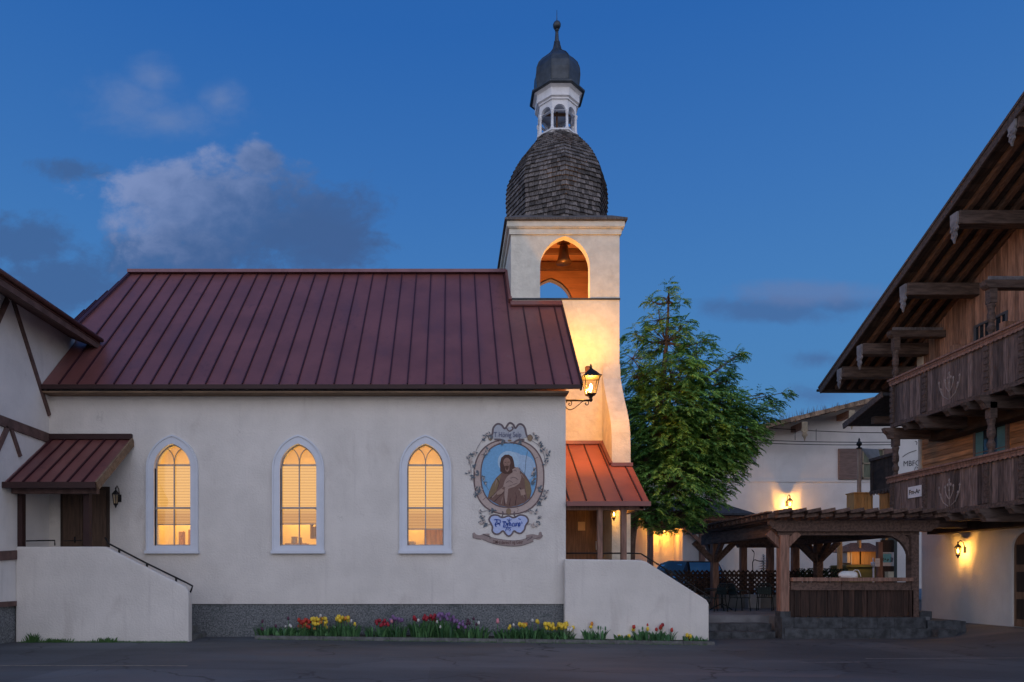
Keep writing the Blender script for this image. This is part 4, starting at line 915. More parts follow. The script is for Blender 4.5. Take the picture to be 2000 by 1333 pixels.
# ================================================================== LEFT HALF TIMBERED HOUSE
hx = -10.45
house = thing('half_timbered_house', (hx-3, 16, 0), 'white half timbered house wall with dark diagonal beams under a deep brown eave', 'house')
def HY(px): return hx*F/(px-PXC)
def HP(px, py, d=0): Y = HY(px); return Vector((hx+d, Y, wz(py,Y)))
ez = 8.05
mb = MB().seed(.5); mb.box(hx-7, hx, 11, 19.6, .93, ez+.2); mb.build('wall', M['white_stucco'], house)
mb = MB().seed(.5); mb.box(hx-7, hx-.03, 11, 19.6, -.3, .88); mb.build('plinth', M['plinth'], house)
mb = MB().seed(.5); mb.box(hx-.1, hx+.04, 11, YSW-.01, .86, .98); mb.build('base_board', M['timber'], house)
def timber(a, b, w, name='timber'):
    mb = MB().seed(random.random()*.5+.3); mb.beam(a+Vector((.02,0,0)), b+Vector((.02,0,0)), .05, w, up=(0,.3,1)); mb.build(name, M['timber'], house)
timber(HP(24,588), HP(95,812), .11); timber(HP(13,585), HP(-30,680), .13); timber(HP(-60,800), HP(96,857), .24); timber(HP(13,835), HP(-30,930), .13); timber(HP(20,838), HP(38,892), .10); timber(HP(-60,1090), HP(33,1084), .22)
ox = -9.70; sl_ = .62
mb = MB().seed(.5); ylo, yhi = 11.0, 19.05; zf = wz(660,19.0)
mb.prism([(ox,ylo,zf),(ox,yhi,zf),(hx-5.5,yhi,zf+sl_*(hx-5.5-ox)*-1),(hx-5.5,ylo,zf+sl_*(ox-hx+5.5))], (0,0,-.10)); hr = mb.build('roof', mat('brown_roof', (.16,.07,.055), .7, var=.3, rnd=.2), house)
mb = MB().seed(.5); mb.box(ox, ox+.04, ylo, yhi+.02, zf-.16, zf-.02); mb.tube([(ox+.09,ylo,zf-.06),(ox+.09,yhi,zf-.06)], .06, 8); mb.build('gutter', mat('brown_gutter', (.13,.06,.05), .55, metal=.2), hr)
mb = MB().seed(.5); mb.box(ox+.0, ox+.035, ylo, yhi+.02, zf-.31, zf-.17); mb.prism([(ox,ylo,zf-.30),(ox,yhi,zf-.30),(hx-.2,yhi,zf-.30+.5*(ox-hx)),(hx-.2,ylo,zf-.30+.5*(ox-hx))], (0,0,.05)); mb.box(ox-6,ox,yhi+.0,yhi+.03,zf-.28,zf-.05) if False else None
mb.build('fascia', M['timber'], hr)

# ================================================================== RIGHT TIMBER BALCONY HOUSE
# gable wall faces -x; it runs along y
WX, BX, VX = 15.7, 14.0, 13.46
YC, YN = 23.04, 11.0                          # far corner, near end (out of frame)
chalet = thing('balcony_house', (WX+3, 18, .2), 'large alpine house with brown log upper storeys, two carved balconies and a deep gable roof', 'house')
def WY(px, X=WX): return X*F/(px-PXC)
def WP(px, py, X=WX, d=0): Y = WY(px, X); return Vector((X-d, Y, wz(py,Y)))
G0 = .17
mb = MB().seed(.5); mb.box(WX, WX+8, YN, YC, G0-.4, 3.05); mb.build('ground_floor_wall', M['white_stucco'], chalet)
# log siding: courses
mb = MB()
z = 3.051; i = 0
while z < 8.70:
    h_ = .17; j = random.uniform(-.012,.012)
    y = YN
    while y < YC:
        L = random.uniform(3,5.5); y2 = min(y+L, YC)
        mb.box(WX-.05-j, WX+.2, y+.004, y2-.004, z+.006, z+h_-.006); y = y2
    z += h_
mb.box(WX-.0, WX+8, YN, YC, 3.051, 8.70) if False else None
mb.box(WX+.02, WX+8, YC-.01, YC+.05, 3.06, 8.6)
mb.build('log_wall', M['log_wood'], chalet)
roofz = lambda y: 8.46+.489*(25.13-y)
mb = MB(); y = YN
while y < YC:
    y2 = y+random.uniform(.16,.24); y2 = min(y2, YC)
    zt_ = roofz(y2)-.15; zb0 = 8.55
    if zt_ > zb0:
        mb.box(WX-.09-random.uniform(0,.012), WX+.1, y+.004, y2-.004, zb0+random.uniform(-.02,.02), roofz((y+y2)/2)-.12)
        mb.box(WX-.105, WX-.088, y-.02, y+.025, zb0, roofz(y)-.16)
    y = y2
mb.build('gable_boards', M['board_wood'], chalet)
mb = MB().seed(.4); mb.box(WX-.16, WX-.05, YN, YC, 8.42, 8.56)
mb.build('sill_beam', M['beam_wood'], chalet)
# corner board, pale post at upper storey corner
mb = MB().seed(.5); mb.box(WX-.14, WX-.04, YC-.25, YC+.02, 7.6, 9.0); mb.box(WX-.1, WX-.04, YC-.10, YC+.02, 3.1, 6.4); mb.build('corner_post', mat('pale_post', (.62,.56,.46), .8), chalet)
# big roof
def rf(x, y, o=0): return Vector((x, y, roofz(y)+o))
YRG = 13.0
mb = MB().seed(.5)
mb.prism([rf(VX,25.13), rf(VX,YRG), rf(24,YRG), rf(24,25.13)], (0,0,-.10)); mb.prism([rf(VX,YRG), Vector((VX,4,roofz(YRG)-.489*9)), Vector((24,4,roofz(YRG)-.489*9)), rf(24,YRG)], (0,0,-.10))
cr = mb.build('roof', M['slate'], chalet)
mb = MB()                                     # sarking boards under the roof
y = 25.05
while y > YRG:
    y2 = y-.19; mb.prism([rf(VX+.03,y-.005,-.105), rf(VX+.03,y2+.005,-.105), rf(20,y2+.005,-.105), rf(20,y-.005,-.105)], (0,0,-.03)); y = y2
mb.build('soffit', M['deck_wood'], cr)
mb = MB().seed(.3); mb.beam(rf(VX-.02,25.16,-.10), rf(VX-.02,YRG,-.10), .05, .26, up=(0,.4,1)); mb.beam(rf(VX-.045,25.18,.01), rf(VX-.045,YRG,.01), .06, .07, up=(0,.4,1)); mb.box(VX,20,25.10,25.18,roofz(25.13)-.20,roofz(25.13)-.0); mb.build('verge_board', M['beam_wood'], cr)
mb = MB().seed(.5); mb.tube([(VX-.1,25.2,roofz(25.13)-.1),(20,25.2,roofz(25.13)-.1)], .05); mb.build('gutter', M['iron'], cr)
# rafters visible between purlins
M['rafter'] = mat('rafter_wood', (.16,.09,.06), .8, var=.35, stretch=(5,.6,5), vscale=3)
for k in range(6):
    xr = VX+.45+k*.42
    mb = MB(); mb.beam(rf(xr,24.9,-.20), rf(xr,YRG,-.20), .13, .16, up=(0,.4,1)); mb.build('rafter', M['rafter'], cr)
M_ = None
def carved_end(mb, x, y, z, s_=1.0):
    """lacy hanging board at a purlin end"""
    rz_ = random.Random(int(y*100))
    pts = [(-.13,.16),(.13,.16),(.13,-.10),(.10,-.18),(.14,-.28),(.07,-.36),(.10,-.46),(.03,-.54),(.0,-.64),(-.03,-.54),(-.10,-.46),(-.07,-.36),(-.14,-.28),(-.10,-.18),(-.13,-.10)]
    mb.prism([(x, y+a*s_, z+b*s_) for a,b in pts], (-.05,0,0))
    for a, b in ((0,-.22),(.06,-.30),(-.06,-.30),(0,-.42)): mb.prism([(x-.051, y+a*s_+.035*s_*math.cos(t*1.05), z+b*s_+.035*s_*math.sin(t*1.05)) for t in range(6)], (-.02,0,0))
PUR = [(1865,428),(1765,567),(1680,683),(1640,731),(1978,240)]
for i,(px, py) in enumerate(PUR):
    Y = WY(px, VX); z = wz(py, Y)
    if i == 3: z = roofz(Y)-.42
    mb = MB().seed(.5); mb.box(VX+.02, WX-.06 if Y < YC else 20, Y-.16, Y+.16, z-.20, z+.16); pu = mb.build('purlin', M['beam_wood'], cr, bevel=.015)
    mb = MB().seed(.5); carved_end(mb, VX+.01, Y, z-.02, 1.0 if i < 3 else .85); mb.build('carved_end', mat('pale_carving', (.24,.22,.22), .85, var=.3) if 'carv' not in M else M['carv'], pu)
# the lower lean-to roof beyond the upper balcony
mb = MB().seed(.5); mb.prism([(13.95,22.35,7.52),(13.95,24.45,6.98),(20,24.45,6.98),(20,22.35,7.52)], (0,0,-.09)); mb.box(13.93,13.98,22.35,24.45,6.9,6.98) if False else None
lr = mb.build('lean_to_roof', M['slate'], chalet)
mb = MB().seed(.5); mb.beam((13.92,22.3,7.45),(13.92,24.5,6.90),.05,.2,up=(0,.3,1)); mb.box(14.3,20,23.3,23.5,6.75,6.98); mb.build('verge_board', M['beam_wood'], lr)
# ---- balconies
def balcony(zt, zb, y0, y1, name, seedn):
    rr_ = random.Random(seedn)
    bal = None
    mb = MB(); y = y0
    while y < y1:
        y2 = min(y+rr_.uniform(.13,.20), y1); d = rr_.uniform(0,.018); mb.box(BX-.02-d, BX+.03, y+.004, y2-.004, zb+rr_.uniform(-.01,.02), zt-.10); y = y2
    bal = mb.build(name, M['dark_wood'], chalet)
    mb = MB(); n = 3
    mb.seed(.7).box(BX-.14, BX+.16, y0, y1+.05, zt-.035, zt+.02); mb.seed(.4).box(BX-.10, BX+.10, y0, y1+.03, zt-.10, zt-.035)
    y = y0; 
    mb.cur = .8
    while y < y1:                              # scalloped drip board
        w_ = .155; a = [(BX-.085, y+w_*i/6, zt-.165-.035*math.sin(math.pi*i/6)) for i in range(7)]; mb.add(a+[(BX-.085,y+w_,zt-.10),(BX-.085,y,zt-.10)], [tuple(range(9))]); a2 = [(p[0]+.025,p[1],p[2]) for p in a]; mb.bridge(a, a2); y += w_
    mb.build('handrail', M['post_wood'], bal)
    mb = MB().seed(.4); mb.box(BX-.05, BX+.06, y0, y1+.03, zb-.12, zb-.0); mb.build('bottom_rail', M['beam_wood'], bal)
    mb = MB(); y = y0
    while y < y1: mb.box(BX+.0, WX-.06, y+.004, min(y+.19,y1)-.004, zb-.03, zb+.01); y += .19
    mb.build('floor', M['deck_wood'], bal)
    for Yp in (21.85, 20.35, 18.0, 16.9):      # stacked bosses where the posts pass the parapet
        mb = MB().seed(.35)
        z = zb+.02
        while z < zt-.22: mb.box(BX-.075, BX-.022, Yp-.075, Yp+.075, z, z+.12); mb.box(BX-.055, BX-.022, Yp-.055, Yp+.055, z+.12, z+.17); z += .17
        mb.build('carved_pilaster', M['beam_wood'], bal)
    for k, Yp in enumerate([21.9,21.2,20.35,19.4,18.7,18.0,17.2,16.2]):
        mb = MB().seed(rr_.random()); big = k in (0,2,5); hh = .34 if big else .2
        mb.box(BX-.10 if big else BX-.02, WX-.06, Yp-.09, Yp+.09, zb-.12-hh, zb-.125)
        mb.prism([(BX-.10 if big else BX-.02, Yp-.09, zb-.125),(BX-.30 if big else BX-.14, Yp-.09, zb-.125),(BX-.26 if big else BX-.12, Yp-.09, zb-.125-hh*.35),(BX-.16 if big else BX-.06, Yp-.09, zb-.125-hh*.6),(BX-.10 if big else BX-.02, Yp-.09, zb-.12-hh)], (0,.18,0))
        mb.build('joist_end', M['beam_wood'], bal)
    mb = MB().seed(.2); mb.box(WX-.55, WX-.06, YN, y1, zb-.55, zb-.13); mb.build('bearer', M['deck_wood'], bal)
    # carved sprig on the boards
    mb = MB().seed(.9); yc = 19.35; zc = (zt+zb)/2-.15
    for L in ([(0,-.42),(0,.35)],[(-.04,-.4),(-.25,-.25),(-.38,.0),(-.40,.2)],[(.04,-.4),(.25,-.25),(.38,0),(.40,.2)],[(-.02,-.2),(-.14,.0),(-.16,.2)],[(.02,-.2),(.14,0),(.16,.2)],[(-.38,-.05),(-.30,-.12),(-.24,-.3)],[(.38,-.05),(.30,-.12),(.24,-.3)]):
        mb.tube([(BX-.040, yc+a, zc+b) for a,b in smooth(L,4)], .012, 5)
    for a, b in ((0,.33),(-.06,.2),(.06,.2),(-.4,.15),(.4,.15),(-.33,-.05),(.33,-.05),(-.16,.15),(.16,.15),(0,.05)): mb.lathe((BX-.04,yc+a,zc+b), [(.005,-.05),(.028,0),(.005,.05)], 6)
    mb.build('carved_sprig', mat('worn_carving', (.32,.27,.25), .85, var=.3), bal)
    return bal
M['carv'] = mat('pale_carving', (.24,.22,.22), .85, var=.3)
b_low = balcony(4.72, 3.46, 12.0, 21.98, 'balcony', 11)
b_up = balcony(7.78, 6.40, 12.0, 21.90, 'balcony', 12)
# side balcony past the far corner
mb = MB(); y = 24.4
while y < 25.75: mb.box(WX-.03-random.uniform(0,.02), WX+.03, y+.004, y+.17, 4.72+random.uniform(-.02,.02), 5.86); y += .175
sb = mb.build('side_balcony', M['deck_wood'], chalet)
mb = MB().seed(.4); mb.box(WX-.10, WX+.10, 24.4, 25.8, 5.86, 5.96)
mb.build('handrail', M['beam_wood'], sb)
mb = MB().seed(.4); y = 24.4
while y < 25.7: mb.prism([(WX-.05,y,4.76),(WX-.05,y+.18,4.76),(WX-.05,y+.15,4.66),(WX-.05,y+.09,4.58),(WX-.05,y+.03,4.66)], (.03,0,0)); y += .18
mb.build('scalloped_trim', M['beam_wood'], sb)
mb = MB().seed(.4); mb.box(WX-.02, WX+.45, 24.4, 25.75, 4.66, 4.74); mb.box(WX+.04, WX+.45, 25.70, 25.76, 4.74, 5.86); mb.build('floor', M['deck_wood'], sb)
# turned posts and their cap beams
def turned(mb, x, y, z0, z1):
    h_ = z1-z0
    mb.box(x-.09, x+.09, y-.09, y+.09, z1-h_*.30, z1)
    pr_ = [(.085,0),(.10,.03),(.07,.06),(.06,.10),(.095,.16),(.10,.22),(.065,.27),(.06,.31),(.095,.36),(.10,.46),(.075,.55),(.09,.62),(.105,.66),(.085,.70)]
    mb.lathe((x,y,z0), [(a, b*h_) for a,b in pr_], 8, rot=math.pi/8, smooth=False)
for Yp, zt_, w_ in ((21.87, wz(660,21.87), 1850),(18.0, wz(565,18.0), 2020)):
    mb = MB().seed(.4); turned(mb, BX+.08, Yp, 7.79, zt_); po = mb.build('post', M['beam_wood'], chalet)
    mb = MB().seed(.4); mb.box(BX-.05, WX-.1, Yp-.11, Yp+.11, zt_, zt_+.20); mb.prism([(BX-.05,Yp-.11,zt_),(BX-.05,Yp-.11,zt_+.2),(BX-.15,Yp-.11,zt_+.2),(BX-.13,Yp-.11,zt_+.08)], (0,.22,0)); cb = mb.build('cap_beam', M['beam_wood'], po)
    mb = MB(); n = 34
    for i in range(n): xx = BX-.08+(WX-BX-.1)*i/n; mb.box(xx, xx+.022, Yp-.12, Yp-.09, zt_+.20, zt_+.29)
    mb.build('comb_trim', M['carv'], cb)
for Yp in (21.87, 18.0):
    mb = MB().seed(.4); turned(mb, BX+.08, Yp, 4.73, 6.1); mb.build('post', M['beam_wood'], chalet)
# windows and doors of the house
def wwin(px0, px1, z0, z1, label=None, shut=True):
    ya, yb_ = WY(px1), WY(px0)
    mb = MB().seed(.5); mb.box(WX-.10, WX-.04, ya, yb_, z0, z1); w = mb.build('window', M['dark_glass'], chalet)
    mb = MB().seed(.5); f = .07
    mb.box(WX-.13, WX-.05, ya-f, yb_+f, z1, z1+f); mb.box(WX-.14, WX-.05, ya-f, yb_+f, z0-f, z0); mb.box(WX-.13, WX-.05, ya-f, ya, z0, z1); mb.box(WX-.13, WX-.05, yb_, yb_+f, z0, z1); mb.box(WX-.125, WX-.1, (ya+yb_)/2-.02, (ya+yb_)/2+.02, z0, z1)
    mb.box(WX-.12, WX-.1, ya, yb_, (z0+z1)/2-.015, (z0+z1)/2+.015)
    mb.build('frame', M['brown_shutter'] if shut else mat('grey_frame', (.10,.10,.11), .6), w)
    if shut:
        for a, b in ((ya+.02, ya+.30), (yb_-.30, yb_-.02)): mb = MB().seed(.5); mb.box(WX-.115, WX-.10, a, b, z0+.02, z1-.02); mb.build('shutter', M['blue_shutter'], w)
wwin(1912, 1972, 4.6, wz(838,WY(1940)), shut=True)
wwin(1913, 1972, 7.9, wz(628,WY(1940)), shut=False)
mb = MB(); 
for py_, px_ in ((640,1875),(640,1975),(575,1990)): 
    Y = WY(px_); zc = 8.45
for Y in (20.9, 19.0): mb = MB().seed(.5); mb.box(WX-.45, WX-.05, Y-.12, Y+.12, 8.30, 8.52); mb.box(WX-.55, WX-.2, Y-.09, Y+.09, 8.38, 8.56); mb.build('log_end', M['board_wood'], chalet)
# arched door at the frame edge, ground floor
ya = WY(2040); yb_ = WY(1984); yl = WY(1972)
Hd = [(yb_, G0+.02),(yb_,wz(1068,yb_))]
mb = MB().seed(.5)
yc = (ya+yb_)/2; hw = (yb_-ya)/2
cont = [(yc+hw, G0+.02)]+[(yc+hw*math.cos(math.pi*i/12), 2.35+.45*math.sin(math.pi*i/12)) for i in range(13)]+[(yc-hw, G0+.02)]
mb.prism([(WX-.02, a, b) for a,b in cont], (-.03,0,0)); dd = mb.build('door', M['door'], chalet)
c2 = [(yc+(a-yc)*1.16, b+(.10 if b > 1 else 0)) for a,b in cont]
mb = MB().seed(.5); A_ = [(WX-.10,a,b) for a,b in cont]; B_ = [(WX-.10,a,b) for a,b in c2]; mb.bridge(A_, B_); mb.bridge(A_, [(WX-.01,a,b) for a,b in cont]); mb.bridge(B_, [(WX-.005,a,b) for a,b in c2]); mb.build('door_frame', M['white_stucco'], dd)
mb = MB().seed(.5)
for i in range(3): mb.box(WX-.065, WX-.05, ya+.1, yb_-.1, .4+i*.75, .95+i*.75)
mb.build('door_panel', M['dark_door'], dd)
# wall lantern on the white wall (wall normal is -x): turned lantern
Yl = WY(1871, WX-.22)
lt = lantern((0,0,0), 1.1, 'lit lantern on the white wall under the lower carved balcony', 0, lit=True, d=.22)
lt.location = (WX-.22, Yl, wz(1077,Yl)); lt.rotation_euler = (0,0,-math.pi/2)
for ch in lt.children:
    if ch.type == 'LIGHT': ch.data.energy = 240
# name board hung on the lower balcony
def by(px): return BX*F/(px-PXC)
ya, yb_ = by(1804), by(1778)
nb = thing('name_board', (BX-.06,(ya+yb_)/2,4.2), 'small white board with black lettering hung on the lower carved balcony', 'sign')
mb = MB().seed(.5); mb.box(BX-.075, BX-.055, ya, yb_, wz(972,(ya+yb_)/2), wz(950,(ya+yb_)/2)); mb.build('board', M['white_plastic'], nb)
blk = flat('black_ink', (.03,.03,.03)); zc = wz(961,(ya+yb_)/2)
textmesh("Fm-Ar", .19, lambda x,y,d: Vector((BX-.078, (ya+yb_)/2-x, zc+y)), 'lettering', blk, nb, off=.006)

# ================================================================== FAR WHITE HOUSE
YW = 32.0
far = thing('white_house', (13, YW+2, .4), 'white gabled house behind the tree and pergola with shuttered window', 'house')
S_ = F/YW
mb = MB().seed(.5)
pts = [P(1225,1150,YW),P(1900,1150,YW),P(1900,790,YW),P(1770,762,YW),P(1225,896,YW)]
mb.prism(pts, (0,6,0)); mb.build('wall', M['white_stucco'], far)
mb = MB().seed(.5); mb.box(wx(1316,YW), wx(1400,YW), YW-1.2, YW-.002, .3, wz(1030,YW)); mb.box(wx(1400,YW),wx(1426,YW),YW-.5,YW-.002,.3,wz(1045,YW)); mb.build('bay', M['white_stucco'], far)
YO = YW-1.0
rk = lambda px: (766 if px > 1760 else 766+(1760-px)*.247)-4
A = P(1185, rk(1185), YO); B = P(1765, rk(1765), YO); C2 = P(1960, rk(1765)+45, YO)
mb = MB().seed(.5); mb.prism([A,B,B+Vector((0,8,0)),A+Vector((0,8,0))], (0,0,-.12)); mb.prism([B,C2,C2+Vector((0,8,0)),B+Vector((0,8,0))], (0,0,-.12)); fr = mb.build('roof', mat('weathered_brown_roof', (.20,.12,.075), .85, var=.4, vscale=4, rnd=.3), far)
mb = MB()
for i in range(60):
    a = A.lerp(B, i/60); b = A.lerp(B, (i+.94)/60); mb.beam(a+Vector((0,-.03,-.10)), b+Vector((0,-.03,-.10)), .05, .17+random.uniform(0,.05))
mb.build('barge_board', mat('mossy_barge', (.26,.17,.11), .85, var=.45, rnd=.4), fr)
mb = MB()
rg = random.Random(4)
for i in range(140):
    t = rg.uniform(.50,.82); p = A.lerp(B, t)+Vector((0,rg.uniform(0,.8),0)); hh = rg.uniform(.08,.34)*(1.2-abs(t-.62)*3)
    mb.tube([p, p+Vector((rg.uniform(-.08,.08),0,max(.05,hh)))], [.008,.003], 3)
tag(mb.build('dry_grass', mat('dry_stalks', (.16,.10,.09), .9), far), kind='stuff')
for px in (1571,1663,1755):
    Y2 = YO; z = wz(rk(px)+22,YO); mb = MB().seed(.4); mb.box(wx(px,YO)-.12, wx(px,YO)+.12, YO+.03, YW, z-.12, z+.14); pu = mb.build('purlin', M['post_wood'], fr)
    mb = MB().seed(.6); xx = wx(px,YO); q = [(-.13,.14),(.13,.14),(.12,-.12),(.16,-.25),(.07,-.34),(.12,-.46),(.05,-.56),(0,-.72),(-.05,-.56),(-.12,-.46),(-.07,-.34),(-.16,-.25),(-.12,-.12)]
    mb.prism([(xx+a, YO+.0, z+b) for a,b in q], (0,-.05,0))
    for a,b in ((0,-.2),(.05,-.33),(-.05,-.33),(0,-.48)): mb.prism([(xx+a+.04*math.cos(t*1.05), YO-.051, z+b+.04*math.sin(t*1.05)) for t in range(6)], (0,-.02,0))
    mb.build('carved_end', mat('ochre_carving', (.34,.27,.18), .85, var=.35), pu)
mb = MB().seed(.5); mb.box(wx(1400,YW), wx(1850,YW), YW-.03, YW-.002, wz(942,YW), wz(939,YW)); mb.build('string_course', M['white_stucco'], far)
mb = MB().seed(.5)
mb.box(wx(1684,YW), wx(1722,YW), YW-.06, YW-.003, wz(934,YW), wz(880,YW)); fw = mb.build('window', M['curtain'], far)
mb = MB().seed(.5)
x0,x1,z0,z1 = wx(1682,YW),wx(1724,YW),wz(936,YW),wz(878,YW)
for b_ in ((x0,x1,z1-.06,z1),(x0,x1,z0,z0+.06),(x0,x0+.06,z0,z1),(x1-.06,x1,z0,z1),(x0,x1,(z0+z1)/2,(z0+z1)/2+.05),((x0+x1)/2-.025,(x0+x1)/2+.025,z0,z1)): mb.box(b_[0],b_[1],YW-.10,YW-.061,b_[2],b_[3])
mb.build('frame', mat('tan_frame', (.30,.24,.17), .7), fw)
for a,b in ((1637,1681),(1725,1752)):
    mb = MB()
    xx0, xx1 = wx(a,YW), wx(b,YW); mb.seed(.5).box(xx0,xx1,YW-.08,YW-.004,z0-.02,z1+.02)
    for i in range(12): zz_ = z0+.05+(z1-z0-.1)*i/12; mb.box(xx0+.05,xx1-.05,YW-.10,YW-.081,zz_,zz_+.05)
    mb.build('shutter', M['brown_shutter'], fw)
mb = MB().seed(.5); mb.box(wx(1457,YW),wx(1476,YW),YW-.06,YW-.002,wz(905,YW),wz(881,YW))
for i in range(6): mb.box(wx(1458,YW),wx(1475,YW),YW-.08,YW-.061,wz(904-i*4,YW),wz(902.4-i*4,YW))
mb.build('vent', mat('grey_vent', (.30,.30,.33), .7), far)
mb = MB().seed(.5); mb.box(wx(1722,YW),wx(1750,YW),YW-.08,YW-.003,.3,wz(1040,YW)); mb.build('door', mat('dark_green_door', (.018,.03,.03), .6), far)
textmesh("MBFC", .36, lambda x,y,d: Vector((wx(1780,YW)+x, YW-.008, wz(906,YW)+y+.05*x)), "lettering", blk, far, off=.0, xs=.85)
mb = MB().seed(.5); mb.tube([P(a,b,YW-.02) for a,b in smooth([(1763,893),(1775,885),(1790,880)],4)], .012, 5); mb.tube([P(a,b,YW-.02) for a,b in smooth([(1787,862),(1791,864),(1790,869)],4)], .012, 5); mb.tube([P(a,b,YW-.02) for a,b in smooth([(1786,920),(1789,912),(1796,918)],4)], .010, 5); mb.build('painted_flourish', blk, far)
lantern((wx(1543,YW-.32), YW-.32, wz(985,YW-.32)), 1.5, 'lit lantern on the far white gabled house above the pergola', 620, d=.32)
# a second lamp of that house, behind the tree; it lights the yard wall
lantern((wx(1297,YW-.5), YW-.5, wz(1038,YW-.5)), 1.2, 'lit lantern on the far white house hidden behind the tree', 560, d=.5, bottom=False, color=(1,.42,.06))
lantern((wx(1408,YW-.95), YW-.95, wz(1040,YW-.95)), 1.0, 'lit lantern on the far house wall beside the gazebo', 260, d=.45, bottom=False, color=(1,.42,.06))
# cables
for i,(py0,py1,pa,pb,lab) in enumerate(((836,846,1500,1745,'uppermost thin cable strung across the far white house'),(858,864,1440,1750,'middle thin cable strung across the far white house'),(864,869,1440,1750,'lowest thin cable strung across the far white house'))):
    mb = MB().seed(.5); mb.tube([P(pa+(pb-pa)*t/10, py0+(py1-py0)*t/10+2.5*math.sin(math.pi*t/10), YW-.45) for t in range(11)], .018, 5)
    if i == 0:
        for px, p2 in ((1553,860),(1594,861)): mb.tube([P(px,838,YW-.45),P(px,p2,YW-.45)], .014, 4)
    o = mb.build('cable', M['iron']); rebase(o, P(pa,py0,YW-.45)); tag(o, lab, 'cable', 'cables across the far house')

# ================================================================== PATIO, PERGOLA, YARD
PZ = .45
mb = MB().seed(.5)
mb.box(5.6, 9.2, 19.95, 25.9, -.4, PZ); mb.box(9.2, 13.35, 19.25, 25.9, -.4, PZ-.001)
tag(mb.build('patio', M['patio']), kind='structure')
mb = MB()
def blocks(mb, x0, x1, y0, y1, z0, z1, L=.36, g=.003):
    x = x0
    while x < x1-.01:
        x2 = min(x+L*random.uniform(.6,1.5), x1); j = random.uniform(0,.015); mb.box(x+g, x2-g, y0-j, y1, z0, z1-random.uniform(0,.006)); x = x2
blocks(mb, 5.9, 9.05, 19.5, 19.94, -.3, .25); blocks(mb, 5.9, 8.95, 19.05, 19.49, -.35, .05)
tag(mb.build('patio_step', M['stone']), kind='structure')
cb = thing('stone_plinth_wall', (11.2,19.15,0), 'low rough stone base under the dark board counter', 'wall')
mb = MB()
blocks(mb, 9.2, 13.05, 18.98, 19.24, .16, PZ-.0); blocks(mb, 9.15, 13.1, 18.94, 19.235, -.3, .155, .55)
mb.build('stone_course', M['stone'], cb)
mb = MB()
st = thing('stone_steps', (13.6,19.2,.1), 'dark stone steps at the right end of the pergola by the white wall', 'steps')
for b_ in ((13.12,14.05,19.0,20.4,-.1,.36),(14.06,14.25,19.1,20.4,-.1,.34),(13.10,13.45,19.3,20.6,.361,.60),(13.2,13.7,18.7,18.99,-.1,.14)):
    mb = MB(); mb.box(*b_); mb.build('step', M['stone'], st, bevel=.015)
# pergola
PX0, PX1, PY0, PY1 = 9.24, 12.86, 19.2, 24.2
perg = thing('pergola', ((PX0+PX1)/2, (PY0+PY1)/2, PZ), 'dark timber pergola with arched knee braces over the patio counter', 'pergola')
def knee(mb, post, dirx, diry, zt, L=.75, w=.12, straight=False):
    """curved brace between a post and the beam over it"""
    pts_o, pts_i = [], []
    for i in range(7):
        a = math.pi/2*i/6
        pts_o.append((L*(1-math.cos(a))*0+L*(1-math.cos(a)), -L+L*math.sin(a)))
    x, y = post; o_, ii_ = [], []
    for i in range(8):
        a = math.pi/2*i/7; r_o = L; dxx = L-L*math.cos(a); dzz = L*math.sin(a)-L
        o_.append((dxx+.02, dzz)); 
    inner = [(L, -.02)]
    poly_ = [(0.0, -L)]+[(0, 0), (L, 0)]
    # web: straight outer corner (post/beam) and concave inner curve
    curve = [(L*math.sin(math.pi/2*i/8)*1.0, -L*(math.cos(math.pi/2*i/8))) for i in range(9)]
    curve = [(L-L*math.cos(math.pi/2*i/8), -L+L*math.sin(math.pi/2*i/8)) for i in range(9)]
    outer = [(max(0,a-.16), min(0,b+.16)) for a,b in curve]
    if straight: curve = [(L*i/8, -L+L*i/8) for i in range(9)]; outer = [(a-.13, b+.13) if .13 < a else (0, b+.2) for a,b in curve]
    A_ = [Vector((x+dirx*a+(-diry)*w/2, y+diry*a+dirx*w/2, zt+b)) for a,b in curve]; B_ = [Vector((x+dirx*a+(-diry)*w/2, y+diry*a+dirx*w/2, zt+b)) for a,b in outer]
    off = Vector((diry*w, -dirx*w, 0)); A2 = [p+off for p in A_]; B2 = [p+off for p in B_]
    mb.bridge(A_, B_); mb.bridge(A2, B2); mb.bridge(A_, A2); mb.bridge(B_, B2); mb.add([A_[0],B_[0],B2[0],A2[0]],[(0,1,2,3)]); mb.add([A_[-1],B_[-1],B2[-1],A2[-1]],[(0,1,2,3)])
ZBm = 2.72
posts_ = [(PX0,PY0+.02),(PX1-.02,PY0+.02),(PX0,PY1),(PX1,PY1)]
for i,(x,y) in enumerate(posts_):
    mb = MB().seed(.75 if i == 0 else .5); w_ = .125 if i in (0,) else .105; mb.box(x-w_, x+w_, y-.13, y+.13, PZ-.01, ZBm); po = mb.build('post', M['post_wood'] if i in (0,2) else M['pergola_wood'], perg, bevel=.012)
    if i == 0: mb = MB().seed(.5); mb.box(x-w_-.03, x+w_+.03, y-.27, y+.16, -.2, PZ+.0); mb.box(x-w_-.015, x+w_+.015, y-.15, y+.15, PZ+.001, PZ+.16); mb.build('post_base', M['stone'], po)
    for dx_, dy_ in ((1,0),(-1,0),(0,1),(0,-1)):
        if (dx_ == 1 and x > 12) and i == 1: continue
        if dx_ == -1 and i in (0,) : pass
        if dy_ == -1 and y < 20: continue
        mb = MB().seed(random.random()); L = .72
        if i == 0: L = .36
        if i > 1: L = .66
        knee(mb, (x+dx_*.12, y+dy_*.12), dx_, dy_, ZBm, L, straight=(i != 1)); mb.build('knee_brace', M['pergola_wood'] if i != 0 else M['post_wood'], perg)
